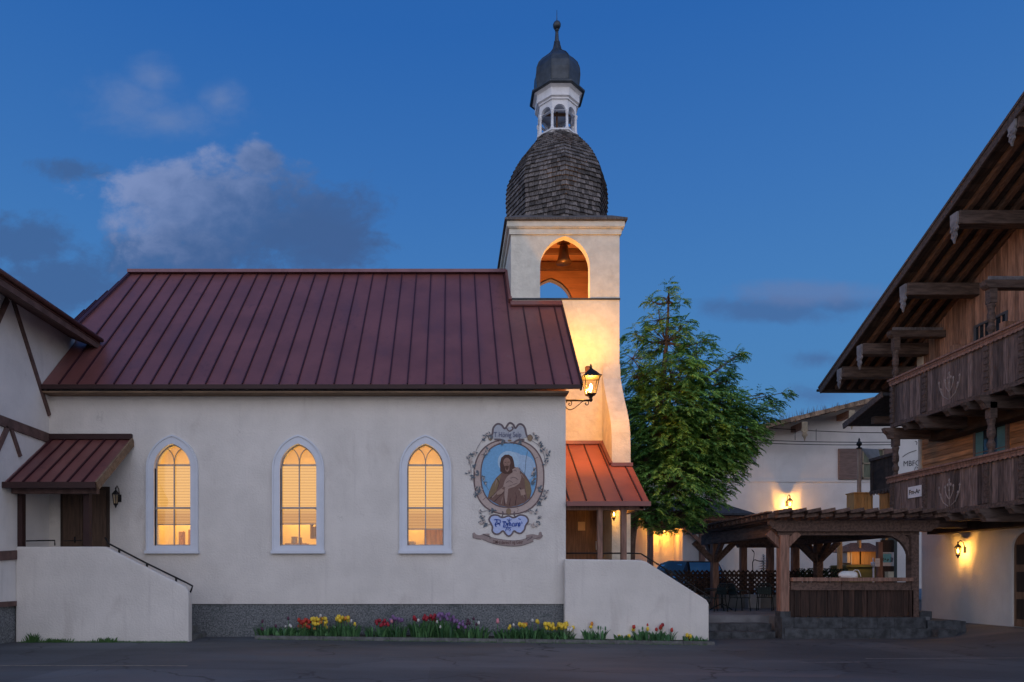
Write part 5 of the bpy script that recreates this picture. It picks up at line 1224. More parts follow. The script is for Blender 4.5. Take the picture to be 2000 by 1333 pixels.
def carved_beam(name, a, b, w, h, z):
    """beam with scooped ends, from a to b"""
    a = Vector(a); b = Vector(b); d = (b-a).normalized(); s_ = Vector((-d.y,d.x,0))*w/2; L = (b-a).length
    prof_ = [(0,h),(0,h*.62),(.05,h*.5),(.07,h*.3),(.16,h*.22),(.22,0),(L-.22,0),(L-.16,h*.22),(L-.07,h*.3),(L-.05,h*.5),(L,h*.62),(L,h)]
    mb = MB().seed(random.uniform(.3,.7)); mb.prism([a+d*u_-s_+Vector((0,0,z+v_-a.z)) for u_,v_ in prof_], s_*2); return mb.build(name, M['pergola_wood'], perg)
carved_beam('beam', (PX0-.45,PY0-.08,0), (PX1+.62,PY0-.08,0), .12, .30, ZBm+.10)
mb = MB().seed(.5); mb.box(PX0-.16, PX1+.15, PY0-.02, PY0+.14, ZBm, ZBm+.13); mb.build('beam', M['pergola_wood'], perg)
mb = MB().seed(.45); mb.box(PX0-.12, PX1+.12, PY1-.12, PY1+.12, ZBm, ZBm+.34); mb.build('beam', M['pergola_wood'], perg)
for x in (PX0, PX1): mb = MB().seed(.4); mb.box(x-.11, x+.11, PY0+.15, PY1+1.0, ZBm+.0, ZBm+.36); mb.build('side_beam', M['pergola_wood'], perg)
mb = MB().seed(.3); mb.box(PX0+.2, PX1-.2, 21.6, 21.8, ZBm+.02, ZBm+.3); mb.build('cross_beam', M['deck_wood'], perg)
n = 12
for i in range(n):
    x = PX0-.30+(PX1+.55-PX0+.05)*i/(n-1); mb = MB().seed(random.random())
    y0 = PY0-.48; z0 = ZBm+.40
    mb.prism([(x-.06,y0,z0+.09),(x-.06,y0+.02,z0+.16),(x-.06,PY1+1.2,z0+.16),(x-.06,PY1+1.2,z0),(x-.06,y0+.28,z0),(x-.06,y0+.10,z0+.05)], (.12,0,0)); mb.build('rafter', M['pergola_wood'], perg)
# boards laid over the rafters, overlapping like tiles
mb = MB(); y = PY0-.52
while y < PY1+1.1:
    mb.seed(random.random()); mb.box(PX0-.48, PX1+.62, y, y+.10, ZBm+.561, ZBm+.60); y += .24
mb.build('batten', M['pergola_wood'], perg)
mb = MB(); x = PX0-.46
while x < PX1+.45:
    mb.seed(random.random()); mb.beam((x,PY0-.57,ZBm+.585), (x+.36,PY0-.57,ZBm+.655), .30, .09); mb.seed(random.random()); mb.beam((x+.04,PY0-.50,ZBm+.475), (x+.36,PY0-.50,ZBm+.515), .16, .08); x += .385
mb.build('top_board', M['pergola_wood'], perg)
mb = MB(); y = PY0-.3
while y < PY1+1.0:
    mb.seed(random.random()); mb.box(PX0-.56, PX0-.30, y, y+.07, ZBm+.46, ZBm+.56); mb.beam((PX0-.52,y,ZBm+.62),(PX0-.52,y+.3,ZBm+.60),.16,.04); y += .34
mb.build('batten_end', M['pergola_wood'], perg)
# counter
ct = thing('counter', (11.2, PY0, PZ), 'dark board counter panel between the two front pergola posts', 'counter')
cx0, cx1 = PX0+.15, PX1-.16
mb = MB().seed(.7); mb.box(cx0, cx1+.02, PY0-.22, PY0+.30, wz(1136,PY0), wz(1128.5,PY0)); mb.build('counter_top', M['post_wood'], ct, bevel=.01)
mb = MB(); 
x = cx0
for a, b in ((0,.42),(.423,1)): mb.box(cx0+(cx1-cx0)*a+.005, cx0+(cx1-cx0)*b-.005, PY0-.14, PY0-.09, wz(1153,PY0), wz(1137.5,PY0))
mb.build('apron_board', M['pergola_wood'], ct)
mb = MB(); x = cx0
while x < cx1:
    x2 = min(x+random.uniform(.09,.19), cx1); mb.box(x+.003, x2-.003, PY0-.07-random.uniform(0,.012), PY0-.03, PZ+.02+random.uniform(-.015,.01), wz(1152,PY0)); x = x2
mb.build('panel_board', M['panel_wood'], ct)
for px in (1552,1617,1694,1775):
    mb = MB().seed(random.random()); x = wx(px,PY0); mb.box(x-.055, x+.055, PY0-.11, PY0-.08, PZ+.01, wz(1153,PY0)); mb.build('stile', M['panel_wood'], ct)
# white bag and small box on the counter
bag = thing('white_bag', (wx(1661,PY0+.1),PY0+.1,wz(1128.5,PY0)), 'crumpled white bag with a loop handle lying on the counter', 'bag')
bz = wz(1128.5,PY0)+.002; bx_ = wx(1661,PY0)
mb = MB().seed(.5); rb = random.Random(2)
nn_ = 14; ringsb = [(.24,0),(.27,.05),(.25,.11),(.19,.16),(.13,.18)]
for r_, z_ in ringsb: mb.v += [(bx_+r_*(1+rb.uniform(-.08,.08))*math.cos(2*math.pi*j/nn_), PY0+.1+.55*r_*math.sin(2*math.pi*j/nn_)*(1+rb.uniform(-.1,.1)), bz+z_+rb.uniform(-.008,.008)*(z_>0)) for j in range(nn_)]
for i in range(4):
    for j in range(nn_): mb.f.append((i*nn_+j,i*nn_+(j+1)%nn_,(i+1)*nn_+(j+1)%nn_,(i+1)*nn_+j)); mb.r.append(.5); mb.sm.append(False)
mb.f += [tuple(reversed(range(nn_))), tuple(range(4*nn_,5*nn_))]; mb.r += [.5,.5]; mb.sm += [False, False]
mb.build('bag_body', M['white_plastic'], bag)
mb = MB().seed(.5); mb.tube(smooth3 if False else [Vector((bx_+.05,PY0,bz+.15)),Vector((bx_+.12,PY0,bz+.21)),Vector((bx_+.22,PY0,bz+.20)),Vector((bx_+.27,PY0,bz+.10)),Vector((bx_+.29,PY0,bz+.02))], .012, 5); mb.build('handle', M['white_plastic'], bag)
mb = MB().seed(.5); mb.box(wx(1737,PY0),wx(1748,PY0),PY0+.05,PY0+.2,bz,bz+.15); mb.box(wx(1736.5,PY0),wx(1748.5,PY0),PY0+.045,PY0+.205,bz+.15,bz+.165); o = mb.build('small_box', mat('tan_card', (.35,.32,.25), .8)); rebase(o, (wx(1742,PY0),PY0+.1,bz)); tag(o, 'small tan box with lid at the right end of the counter', 'box')

# gazebo behind, with slate roof
gb = thing('gazebo', (wx(1350,31),31,PZ), 'small timber gazebo with a dark slate roof partly hidden by the tree', 'gazebo')
YG = 30.6
gx0, gx1 = wx(1262,YG), wx(1452,YG); gy1 = YW-.12
mb = MB()
e0 = wz(1003,YG-.3); pk = e0+.75
E = [(gx0-.3,YG-.35,e0),(gx1+.35,YG-.35,e0),(gx1+.35,gy1+.3,e0),(gx0-.3,gy1+.3,e0)]; K = [((gx0+gx1)/2-.8,(YG+gy1)/2,pk),((gx0+gx1)/2+.8,(YG+gy1)/2,pk)]
mb.seed(.5).add(E+K+[(a,b,c-.08) for a,b,c in E], [(0,1,5,4),(1,2,5),(2,3,4,5),(3,0,4),(0,6,7,1),(1,7,8,2),(2,8,9,3),(3,9,6,0),(6,9,8,7)])
mb.build('roof', M['slate'], gb)
mb = MB().seed(.5); mb.box(gx0, gx1, YG-.08, YG+.08, e0-.30, e0-.085); mb.box(gx1-.08, gx1+.08, YG+.081, gy1, e0-.30, e0-.085); mb.box(gx0,gx1,YG+.2,YG+.3,e0-.62,e0-.32); mb.build('beam', M['post_wood'], gb)
for px, py_ in ((1371.5,YG),(1270,YG),(1440,gy1)):
    mb = MB().seed(.4); x = wx(px,YG); mb.box(x-.11, x+.11, py_-.1, py_+.1, .3, e0-.3); mb.build('post', M['post_wood'], gb)
mb = MB().seed(.4); mb.beam(P(1371,1062,YG), P(1338,1030,YG), .14, .15); mb.build('brace', M['post_wood'], gb)
# arbor: cap beam on three posts
YA = 25.4
ar = thing('garden_arbor', (wx(1505,YA),YA,PZ), 'plain three post timber frame with a flat dark cap beam', 'arbor')
a0, a1, az0, az1 = wx(1437,YA), wx(1571,YA), wz(1070,YA), wz(1060,YA)
mb = MB().seed(.4); mb.prism([(a0,YA-.1,az1),(a0+.08,YA-.1,az0),(a1-.06,YA-.1,az0),(a1,YA-.1,az1)], (0,.2,0)); mb.build('cap_beam', M['pergola_wood'], ar)
for px in (1451.5,1504,1552.5): mb = MB().seed(.5); x = wx(px,YA); mb.box(x-.11, x+.11, YA-.09, YA+.09, .3, az0); mb.build('post', M['post_wood'], ar)
# lattice fence
YFc = 25.0
fx0, fx1 = wx(1290,YFc), wx(1650,YFc); fz0, fz1 = wz(1168,YFc), wz(1117,YFc)
fe = thing('lattice_fence', ((fx0+fx1)/2,YFc,PZ), 'dark brown crisscross lattice fence behind the patio tables', 'fence')
H_ = fz1-fz0; 
for sgn in (1,-1):
    mb = MB(); x = fx0-H_
    while x < fx1:
        a = Vector((x, YFc+sgn*.014, fz0 if sgn > 0 else fz1)); b = Vector((x+H_, YFc+sgn*.014, fz1 if sgn > 0 else fz0))
        d = (b-a).normalized()
        if a.x >= fx0-.05 and b.x <= fx1+.05: mb.seed(random.random()); mb.beam(a-(d*.07 if sgn < 0 else d*0), b+(d*.07 if sgn > 0 else d*0), .022, .058, up=(0,0,1))
        x += .165
    mb.build('lath', M['panel_wood'], fe)
mb = MB().seed(.4); mb.box(fx0,fx1,YFc-.05,YFc-.03,fz1-.16,fz1-.10); mb.box(fx0,fx1,YFc-.05,YFc-.03,fz0,fz0+.06); mb.build('rail', M['panel_wood'], fe)
x = fx0
while x <= fx1: mb = MB().seed(.4); mb.box(x-.05,x+.05,YFc+.04,YFc+.13,.4,fz1-.05); mb.build('post', M['dark_wood'], fe); x += 1.66
lw = MB().seed(.5); lw.box(wx(1330,YFc), wx(1640,YFc), YFc-.30, YFc-.07, .35, .92); o = lw.build('planter_wall', mat('grey_planter', (.16,.17,.18), .9)); rebase(o,(wx(1480,YFc),YFc-.2,PZ)); tag(o, 'low grey wall at the foot of the lattice fence', 'wall')
mb = MB().seed(.5); mb.box(wx(1458,24.5), wx(1482,24.5), 24.35, 24.65, PZ+.01, .90); mb.box(wx(1457,24.5), wx(1483,24.5), 24.33, 24.67, .90, .94); o = mb.build('planter_box', mat('pale_planter', (.30,.32,.35), .8)); rebase(o,(wx(1470,24.5),24.5,PZ)); tag(o, 'pale square planter standing between the two patio chairs', 'planter')
mb = MB().seed(.5); mb.box(wx(1335,25.4), wx(1359,25.4), 25.3, 25.5, .4, wz(1129,25.4)); mb.box(wx(1334,25.4), wx(1360,25.4), 25.28, 25.52, wz(1129,25.4), wz(1126,25.4)); o = mb.build('utility_box', mat('pale_blue_box', (.42,.50,.56), .7)); rebase(o,(wx(1347,25.4),25.4,.4)); tag(o, 'pale grey box behind the fence below the parked car', 'box')
# hedge-like plants along the fence top on the right
mb = MB(); rp_ = random.Random(8)
for i in range(900):
    x = rp_.uniform(wx(1555,24.9), wx(1650,24.9)); z = rp_.uniform(1.3, 1.84); y = 24.75+rp_.uniform(-.15,.15); a = rp_.uniform(0,6.28); L = .07
    d = Vector((math.cos(a)*.6, rp_.uniform(-.5,.5), .9)).normalized()*L; s_ = Vector((.02,0,.0)); p = Vector((x,y,z)); mb.add([p, p+d*.5+s_, p+d, p+d*.5-s_], [(0,1,2,3)], rnd=rp_.random())
mb.tube([(wx(1600,24.9),24.75,.5),(wx(1600,24.9),24.75,1.6)],.03,5)
o = mb.build('low_hedge', leaf_mat('dark_hedge_leaves', (.015,.03,.02,1), (.03,.06,.035,1))); rebase(o,(wx(1600,24.9),24.75,PZ)); tag(o, 'dark low hedge growing along the lattice fence behind the counter', 'hedge')

# patio table and chairs
def chair(loc, rz, label):
    t = thing('patio_chair', (0,0,0), label, 'chair', 'dark metal patio chairs'); m_ = M['green_iron']
    mb = MB().seed(.5)
    for i in range(7): mb.box(-.22, .22, -.21+i*.063, -.165+i*.063, .435, .45)
    mb.tube([(-.23,-.22,.44),(.23,-.22,.44),(.23,.22,.44),(-.23,.22,.44),(-.23,-.22,.44)], .014, 6); mb.build('seat', m_, t)
    mb = MB().seed(.5); mb.tube([(-.21,.22,.45),(-.22,.30,.80),(-.14,.32,.90),(.14,.32,.90),(.22,.30,.80),(.21,.22,.45)], .016, 6)
    for i in range(5): x = -.14+.07*i; mb.beam((x,.235,.47),(x,.31,.87),.03,.008)
    mb.box(-.2,.2,.255,.265,.55,.78); mb.build('backrest', m_, t)
    for sx in (-1,1):
        for y0,y1 in ((-.2,-.24),(.21,.30)): mb = MB().seed(.5); mb.tube([(sx*.21,y0,.44),(sx*.235,y1,0)], .016, 6); mb.build('leg', m_, t)
        mb = MB().seed(.5); mb.tube([(sx*.25,-.2,.44),(sx*.26,-.2,.64),(sx*.26,.0,.67),(sx*.23,.28,.67)], .014, 6); mb.build('armrest', m_, t)
    t.location = loc; t.rotation_euler = (0,0,rz); return t
chair((wx(1442,22.6),22.5,PZ), R(100), 'dark metal patio chair drawn up to the right side of the round table')
chair((wx(1497,22.8),22.9,PZ), R(150), 'dark metal patio chair standing alone right of the pale planter')
chair((wx(1392,22.4),22.2,PZ), R(-70), 'dark metal patio chair half hidden behind the white stair wall')
tb = thing('patio_table', (wx(1415,22.7),22.9,PZ), 'round dark green metal patio table under the pergola', 'table')
tx, ty = tb.location.x, 22.9
mb = MB().seed(.5); mb.lathe((tx,ty,PZ), [(.01,.70),(.52,.70),(.53,.715),(.52,.73),(.01,.73)], 28); mb.build('tabletop', M['green_iron'], tb)
mb = MB().seed(.5); mb.tube([(tx,ty,PZ+.1),(tx,ty,PZ+.7)], .03, 8); mb.build('pedestal', M['green_iron'], tb)
for k in range(3): a = k*2.09+.3; mb = MB().seed(.5); mb.tube([(tx,ty,PZ+.22),(tx+.2*math.cos(a),ty+.2*math.sin(a),PZ+.14),(tx+.40*math.cos(a),ty+.40*math.sin(a),PZ+.015)], .02, 6); mb.build('leg', M['green_iron'], tb)

# parked car seen over the fence
car = thing('parked_car', (wx(1382,25.9),25.9,.43), 'dark parked car with a painted sky reflection on its rear glass behind the lattice fence', 'car')
def carpt(x, y, z): a = R(13); c = car.location; return Vector((c.x+x*math.cos(a)-y*math.sin(a), c.y+x*math.sin(a)+y*math.cos(a), c.z+z))
Wd = .90
def loft(mb, secs):
    """secs: list of (y, z0, z1, halfwidth bottom, halfwidth top)"""
    P_ = [[carpt(-wb,y,z0),carpt(-wb,y,(z0+z1)/2),carpt(-wt,y,z1),carpt(wt,y,z1),carpt(wb,y,(z0+z1)/2),carpt(wb,y,z0)] for y,z0,z1,wb,wt in secs]
    for a, b in zip(P_, P_[1:]): mb.bridge(a, b, True)
    mb.add(P_[0], [tuple(range(6))]); mb.add(P_[-1], [tuple(range(6))])
mb = MB().seed(.5); loft(mb, [(-.45,.30,.88,.82,.78),(-.38,.28,1.0,.90,.85),(.5,.25,1.03,.92,.87),(2.6,.25,1.0,.92,.87),(3.9,.28,.90,.88,.8),(4.15,.32,.7,.78,.7)]); mb.build('body', M['car_paint'], car, bevel=.03)
mb = MB().seed(.5); loft(mb, [(-.02,1.0,1.05,.84,.80),(.32,1.0,1.72,.83,.66),(1.6,1.0,1.78,.84,.67),(2.3,1.0,1.66,.84,.66),(3.0,1.0,1.04,.83,.78)]); mb.build('cabin', M['car_paint'], car, bevel=.03)
mb = MB().seed(.5); mb.add([carpt(-.70,-.06,1.10),carpt(.70,-.06,1.10),carpt(.60,.27,1.68),carpt(-.60,.27,1.68)], [(0,1,2,3)]); mb.build('rear_window', M['sky_painted_car_glass'], car)
for s_ in (-1,1):
    for y0,y1 in ((.45,1.25),(1.32,2.15)): mb = MB().seed(.5); mb.add([carpt(s_*.865,y0,1.10),carpt(s_*.865,y1,1.10),carpt(s_*.725,y1-.08,1.62),carpt(s_*.725,y0+.12,1.62)], [(0,1,2,3)]); mb.build('side_window', M['sky_painted_car_glass'], car)
    for y in (.45,3.3): mb = MB().seed(.5); c0, c1 = carpt(s_*.78,y,.33), carpt(s_*.94,y,.33); mb.tube([c0,c1], .33, 20, False); wh = mb.build('wheel', M['tyre'], car)
    mb = MB().seed(.5); mb.beam(carpt(s_*.72,-.42,.80), carpt(s_*.86,-.36,.80), .05, .22); mb.build('tail_light', mat('red_lens', (.35,.02,.02), .3), car)
mb = MB().seed(.5); mb.tube([carpt(.74,.2,1.62),carpt(.88,-.05,1.12)], .012, 5); mb.build('pillar_trim', M['white_plastic'], car)

# lit kiosk, notices, columns behind the counter
YKi = 26.6
ki = thing('kiosk', (wx(1682,YKi),YKi+.5,PZ), 'small lamp lit wooden kiosk with shingled hip roof behind the counter', 'kiosk')
k0, k1 = wx(1655,YKi), wx(1722,YKi); kzr = wz(1078,YKi); kzt = wz(1066,YKi)
mb = MB().seed(.6); E = [(k0-.12,YKi-.2,kzr),(k1+.1,YKi-.2,kzr),(k1+.1,YKi+1.2,kzr),(k0-.12,YKi+1.2,kzr)]; T_ = [(k0+.30,YKi+.3,kzt+.12),(k1-.3,YKi+.3,kzt+.12)]
mb.add(E+T_, [(0,1,5,4),(1,2,5),(2,3,4,5),(3,0,4),(0,3,2,1)]); mb.build('roof', M['post_wood'], ki)
mb = MB().seed(.5); mb.box(k0+.12,k1,YKi,YKi+.9,wz(1103,YKi),kzr-.005); mb.build('hutch', M['amber_wood'], ki)
mb = MB().seed(.5); mb.box(k0-.02,k0+.10,YKi-.02,YKi+.5,wz(1100,YKi),kzr-.02); mb.box(k0+.13,k0+.16,YKi-.03,YKi-.001,wz(1103,YKi),kzr-.02); mb.build('corner_panel', mat('pale_panel', (.75,.62,.5), .7), ki)
mb = MB().seed(.5); mb.box(k0-.1,k1+.1,YKi-.12,YKi+1,.5,wz(1104,YKi)); mb.box(k0-.15,k1+.12,YKi-.2,YKi+1,wz(1108,YKi),wz(1106,YKi)); mb.build('cart_base', mat('green_brown_cart', (.16,.15,.05), .7), ki)
lamp('kiosk_light', (k0+.4, YKi-.55, wz(1088,YKi)), 7, (1,.55,.18), .05, ki)
cp = MB().seed(.5); cp.tube([(wx(1640,26),26,PZ),(wx(1640,26),26,wz(1000,26))], .09, 12); o = cp.build('wooden_column', M['amber_wood']); rebase(o,(wx(1640,26),26,PZ)); tag(o, 'round honey coloured wooden column left of the lit kiosk', 'column')
cp = MB().seed(.5); cp.box(wx(1712,24.5),wx(1721,24.5),24.4,24.55,PZ,2.8); o = cp.build('wooden_column', M['post_wood']); rebase(o,(wx(1716,24.5),24.5,PZ)); tag(o, 'dark square wooden column between the kiosk and the blue notice', 'column')
bd = thing('notice_board', (wx(1735,25),25,1.5), 'pale blue notice board with dark writing hung behind the counter', 'sign')
x0,x1,z0,z1 = wx(1722,25),wx(1746,25),wz(1106,25),wz(1079,25)
mb = MB().seed(.5); mb.box(x0,x1,25,25.03,z0,z1); mb.build('board', M['white_plastic'], bd)
mb = MB().seed(.5); mb.box(x0+.02,x1-.10,24.993,24.9995,z0+.13,z1-.06); mb.build('blue_field', flat('teal_print', (.20,.55,.62)), bd)
mb = MB().seed(.5)
mb.box(x0+.04,x1-.12,24.988,24.9925,z1-.045,z1-.035)
textmesh("E+.p", .13, lambda x,y,d: Vector(((x0+x1)/2-.08+x, 24.99, z0+.24+y)), 'lettering', blk, bd, off=.004)
mb.box(x1-.13,x1-.05,24.988,24.9925,z0+.16,z0+.20); mb.box(x1-.12,x1-.10,24.988,24.9925,z0+.21,z0+.33); mb.box(x1-.08,x1-.05,24.988,24.9925,z0+.21,z0+.30); mb.build('drawing', blk, bd)
mb = MB().seed(.5); mb.box(x0-.02,x1+.02,25.031,25.06,.45,z0-.06); mb.box(x0-.01,x1+.03,25.035,25.06,z0-.06,2.9); mb.build('backing_panel', M['dark_door'], bd)
nt = thing('paper_notice', (wx(1716,24.3),24.35,1.9), 'small white paper notice pinned to the dark square column', 'sign')
x0,x1,z0,z1 = wx(1711.5,24.3),wx(1720.5,24.3),wz(1107,24.3),wz(1091,24.3)
mb = MB().seed(.5); mb.box(x0,x1,24.36,24.37,z0,z1); mb.build('sheet', M['white_plastic'], nt)
mb = MB().seed(.5)
for i in range(4): mb.box(x0+.03,x1-.03,24.355,24.3595,z0+.05+i*.05,z0+.062+i*.05)
mb.build('writing', flat('faint_ink', (.45,.40,.46)), nt)
mb = MB().seed(.5); c = P(1706,1104,24.6); mb.lathe((c.x,c.y,c.z-.06), [(.01,0),(.07,.01),(.09,.16),(.07,.17)], 10); mb.tube([(c.x,c.y,c.z+.1),(c.x-.02,c.y,c.z+.26)], .02); mb.tube([(c.x,c.y,PZ),(c.x,c.y,c.z-.05)], .03); o = mb.build('hand_pump', M['white_paint']); rebase(o,(c.x,c.y,PZ)); tag(o, 'small white bucket with upright handle on a stand beside the kiosk', 'bucket')
# silver tree ornament
YO_ = 26.8
so = thing('tree_ornament', (wx(1491,YO_),YO_,.45), 'silvery tiered fir tree ornament between the arbor posts', 'ornament')
c = P(1491,1113,YO_); mb = MB()
ro = random.Random(6)
for k in range(7):
    z = c.z-.1+k*.105; rr0 = .30*(1-k/8.0)
    for j in range(16):
        a = 6.28*j/16+k; p = Vector((c.x,c.y,z+.08)); q = p+Vector((rr0*math.cos(a), rr0*math.sin(a), -.11)); s_ = Vector((-math.sin(a),math.cos(a),0))*.035
        mb.add([p, p.lerp(q,.6)+s_, q+Vector((0,0,.03)), p.lerp(q,.6)-s_], [(0,1,2,3)], rnd=ro.random())
mb.build('crown', mat('silver_foliage', (.62,.55,.48), .5, metal=.3, rnd=.3), so)
mb = MB().seed(.5); mb.tube([(c.x,c.y,.45),(c.x,c.y,c.z+.6)], .02); mb.build('trunk', M['iron'], so)
wr = MB().seed(.5); wr.tube([P(a,b,26.6) for a,b in smooth([(1471,1120),(1470,1100),(1474,1094),(1481,1096),(1490,1097)],5)], .018, 5); wr.tube([P(a,b,26.6) for a,b in smooth([(1471,1098),(1473,1080),(1468,1074),(1472,1079)],5)], .012, 5); wr.tube([P(1471,1120,26.6),P(1471,1160,26.6)], .018, 5); o = wr.build('iron_hook', M['iron']); rebase(o, P(1471,1160,26.6)); tag(o, 'thin curled iron hook standing left of the silvery fir ornament', 'hook')
bm_ = MB().seed(.5); bm_.box(wx(1556,27.5),wx(1606,27.5),27.4,27.6,wz(1058,27.5),wz(1051,27.5)); bm_.box(wx(1556,27.5),wx(1560,27.5),27.42,27.58,.4,wz(1058,27.5)); bm_.box(wx(1602,27.5),wx(1606,27.5),27.42,27.58,.4,wz(1058,27.5)); o = bm_.build('timber_gateway', M['amber_wood']); rebase(o,(wx(1580,27.5),27.5,.4)); tag(o, 'pale wooden gateway behind the pergola in front of the white house', 'gate')

# tall wooden post with finial and the honey coloured boxes
YP_ = 26.8
pf = thing('finial_post', (wx(1678,YP_),YP_,PZ), 'slim wooden post topped by a dark pineapple finial before the shuttered window', 'post')
mb = MB().seed(.6); mb.tube([(wx(1678,YP_),YP_,PZ),(wx(1678,YP_),YP_,wz(877,YP_))], .075, 12); mb.build('shaft', mat('tan_post', (.42,.26,.17), .75, var=.2, stretch=(8,8,.7)), pf)
zf_ = wz(877,YP_); mb = MB().seed(.5); mb.lathe((wx(1678,YP_),YP_,zf_), [(.10,0),(.11,.03),(.05,.06),(.04,.10),(.09,.13),(.10,.19),(.07,.26),(.03,.31),(.045,.34),(.005,.43)], 12); mb.build('finial', M['iron'], pf)
mb = MB().seed(.5); a = P(1682,876,YP_); mb.prism([a, P(1716,878,YP_+.6), P(1722,908,YP_+.6), P(1700,900,YP_+.3)], (0,.03,.01)); mb.build('awning_flap', mat('grey_canvas', (.30,.30,.30), .85), pf)
for (a,b,c_,d,lab) in ((1668,1705,962,1001,'wide honey coloured board box at the foot of the finial post'),(1733,1746,962,1000,'narrow honey coloured board panel under the dark side balcony')):
    mb = MB(); x0,x1,z0,z1 = wx(a,26.4),wx(b,26.4),wz(d+6,26.4),wz(c_,26.4); x = x0
    while x < x1-.02: x2 = min(x+.13,x1); mb.box(x+.004,x2-.004,26.4-random.uniform(0,.012),26.9,z0,z1-.04); x = x2
    mb.seed(.3).box(x0-.03,x1+.03,26.35,26.93,z1-.04,z1); mb.seed(.3).box((x0+x1)/2-.03,(x0+x1)/2+.03,26.6,26.66,PZ,z0)
    o = mb.build('board_box', M['amber_wood']); rebase(o,((x0+x1)/2,26.6,PZ)); tag(o, lab, 'box')

# ================================================================== TREE
YTR = 21.9
tr = thing('tree', (wx(1232,YTR),YTR,gz(6,YTR)), 'tall leafy green tree with drooping sprays beside the bell tower', 'tree')
rt = random.Random(21)
blobs = [(1306,562,9),(1301,586,17),(1270,588,13),(1325,592,12),(1289,625,32),(1244,655,24),(1330,640,24),(1300,668,46),(1235,700,28),(1360,690,38),(1384,664,12),(1250,740,42),(1310,740,58),(1380,740,42),(1428,702,20),(1446,692,10),(1420,745,24),(1240,800,38),(1300,810,68),(1370,810,58),(1440,800,32),(1250,870,42),(1310,880,68),(1380,870,58),(1440,855,40),(1490,812,28),(1490,770,12),(1528,768,12),(1508,790,16),(1472,850,24),(1420,790,34),(1465,820,28),(1400,880,50),(1430,890,26),(1250,940,40),(1310,950,62),(1380,930,48),(1432,920,22),(1455,890,13),(1260,1000,33),(1320,1005,44),(1382,980,34),(1418,958,15),(1285,1030,20),(1247,1020,18),(1345,1025,22)]
tp = lambda px, py, Y: P(px, py, Y)
trunk_px = [(1229,1125),(1232,1060),(1240,1000),(1256,930),(1275,850),(1292,760),(1302,670),(1306,590),(1306,560)]
tpts = [P(a,b,YTR+.15*i/8) for i,(a,b) in enumerate(trunk_px)]
mb = MB().seed(.5); mb.tube([tuple(p) for p in [tpts[0]]+tpts[1:]], [.17,.15,.13,.125,.11,.09,.06,.03,.012], 10); trk = mb.build('trunk', M['bark'], tr)
mb = MB().seed(.5); lf = MB()
def leafspray(s, d, L, tone):
    """a drooping twig with paired narrow leaves"""
    n = 10; side = d.cross(Vector((0,0,1))); ls = rt.uniform(.5,1.0)
    if side.length < .1: side = Vector((1,0,0))
    side.normalize(); p = Vector(s); dd = Vector(d).normalized()
    for i in range(n):
        dd = (dd+Vector((0,0,-.10))).normalized(); p = p+dd*(L/n)
        for sg in (-1,1):
            ld = (dd*.75+side*sg*.75+Vector((rt.uniform(-.25,.25),rt.uniform(-.25,.25),-.30+rt.uniform(-.25,.2)))).normalized()
            ll = ls*L*rt.uniform(.34,.50)*(1-.35*i/n); w = ll*.155
            wv = ld.cross(Vector((rt.uniform(-.5,.5),rt.uniform(-.5,.5),1))).normalized()*w
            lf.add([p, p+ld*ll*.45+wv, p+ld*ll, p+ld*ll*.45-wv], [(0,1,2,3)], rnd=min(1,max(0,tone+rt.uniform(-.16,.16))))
for bx0, by0, br in blobs:
    yb = YTR+rt.uniform(-.25,.25)
    c = P(bx0, by0, yb); rad = br*(.90 if by0 < 760 else 1.0)*YTR/F
    # nearest trunk point lower than the blob, limb to it
    best = min(tpts[2:], key=lambda q: (q-c).length+max(0,(q.z-c.z))*2.5)
    mid = best.lerp(c,.5)+Vector((0,0,-.12*(c-best).length))
    if (c-best).length > .3: mb.tube([best, mid, c], [.045,.03,.010], 6)
    nc = int(7+br*br*(.044 if by0 < 780 else .062))
    for k in range(nc):
        while True:
            v_ = Vector((rt.uniform(-1,1),rt.uniform(-1,1),rt.uniform(-1,1)))
            if .25 < v_.length <= 1: break
        v_ = v_*(v_.length**-.45) if rt.random() < .6 else v_
        if v_.length > 1: v_.normalize()
        q = c+Vector((v_.x*rad, v_.y*rad*1.25, v_.z*rad*.85))
        out = (Vector((v_.x, v_.y, 0))*1.0+Vector((0,0,.25))+(q-Vector((wx(1300,YTR),YTR,q.z)))*.25).normalized()
        tone = min(1,max(0,.10+.22*v_.z+.8*rt.random()**1.5))  # random leaf tone plus clump shading put into the colour: tops lighter, undersides darker
        if rt.random() < .3: mb.tube([c, q], [.012,.006], 4, cap=False)
        for j in range(2):
            dd = (out+Vector((rt.uniform(-.8,.8),rt.uniform(-.8,.8),rt.uniform(-.35,.45)))).normalized()
            leafspray(q, dd, min(.56, max(.28, rad*.6))*rt.uniform(.8,1.15), tone)
mb.build('limb', M['bark'], tr)
lf.build('crown', M['leaf'], tr)

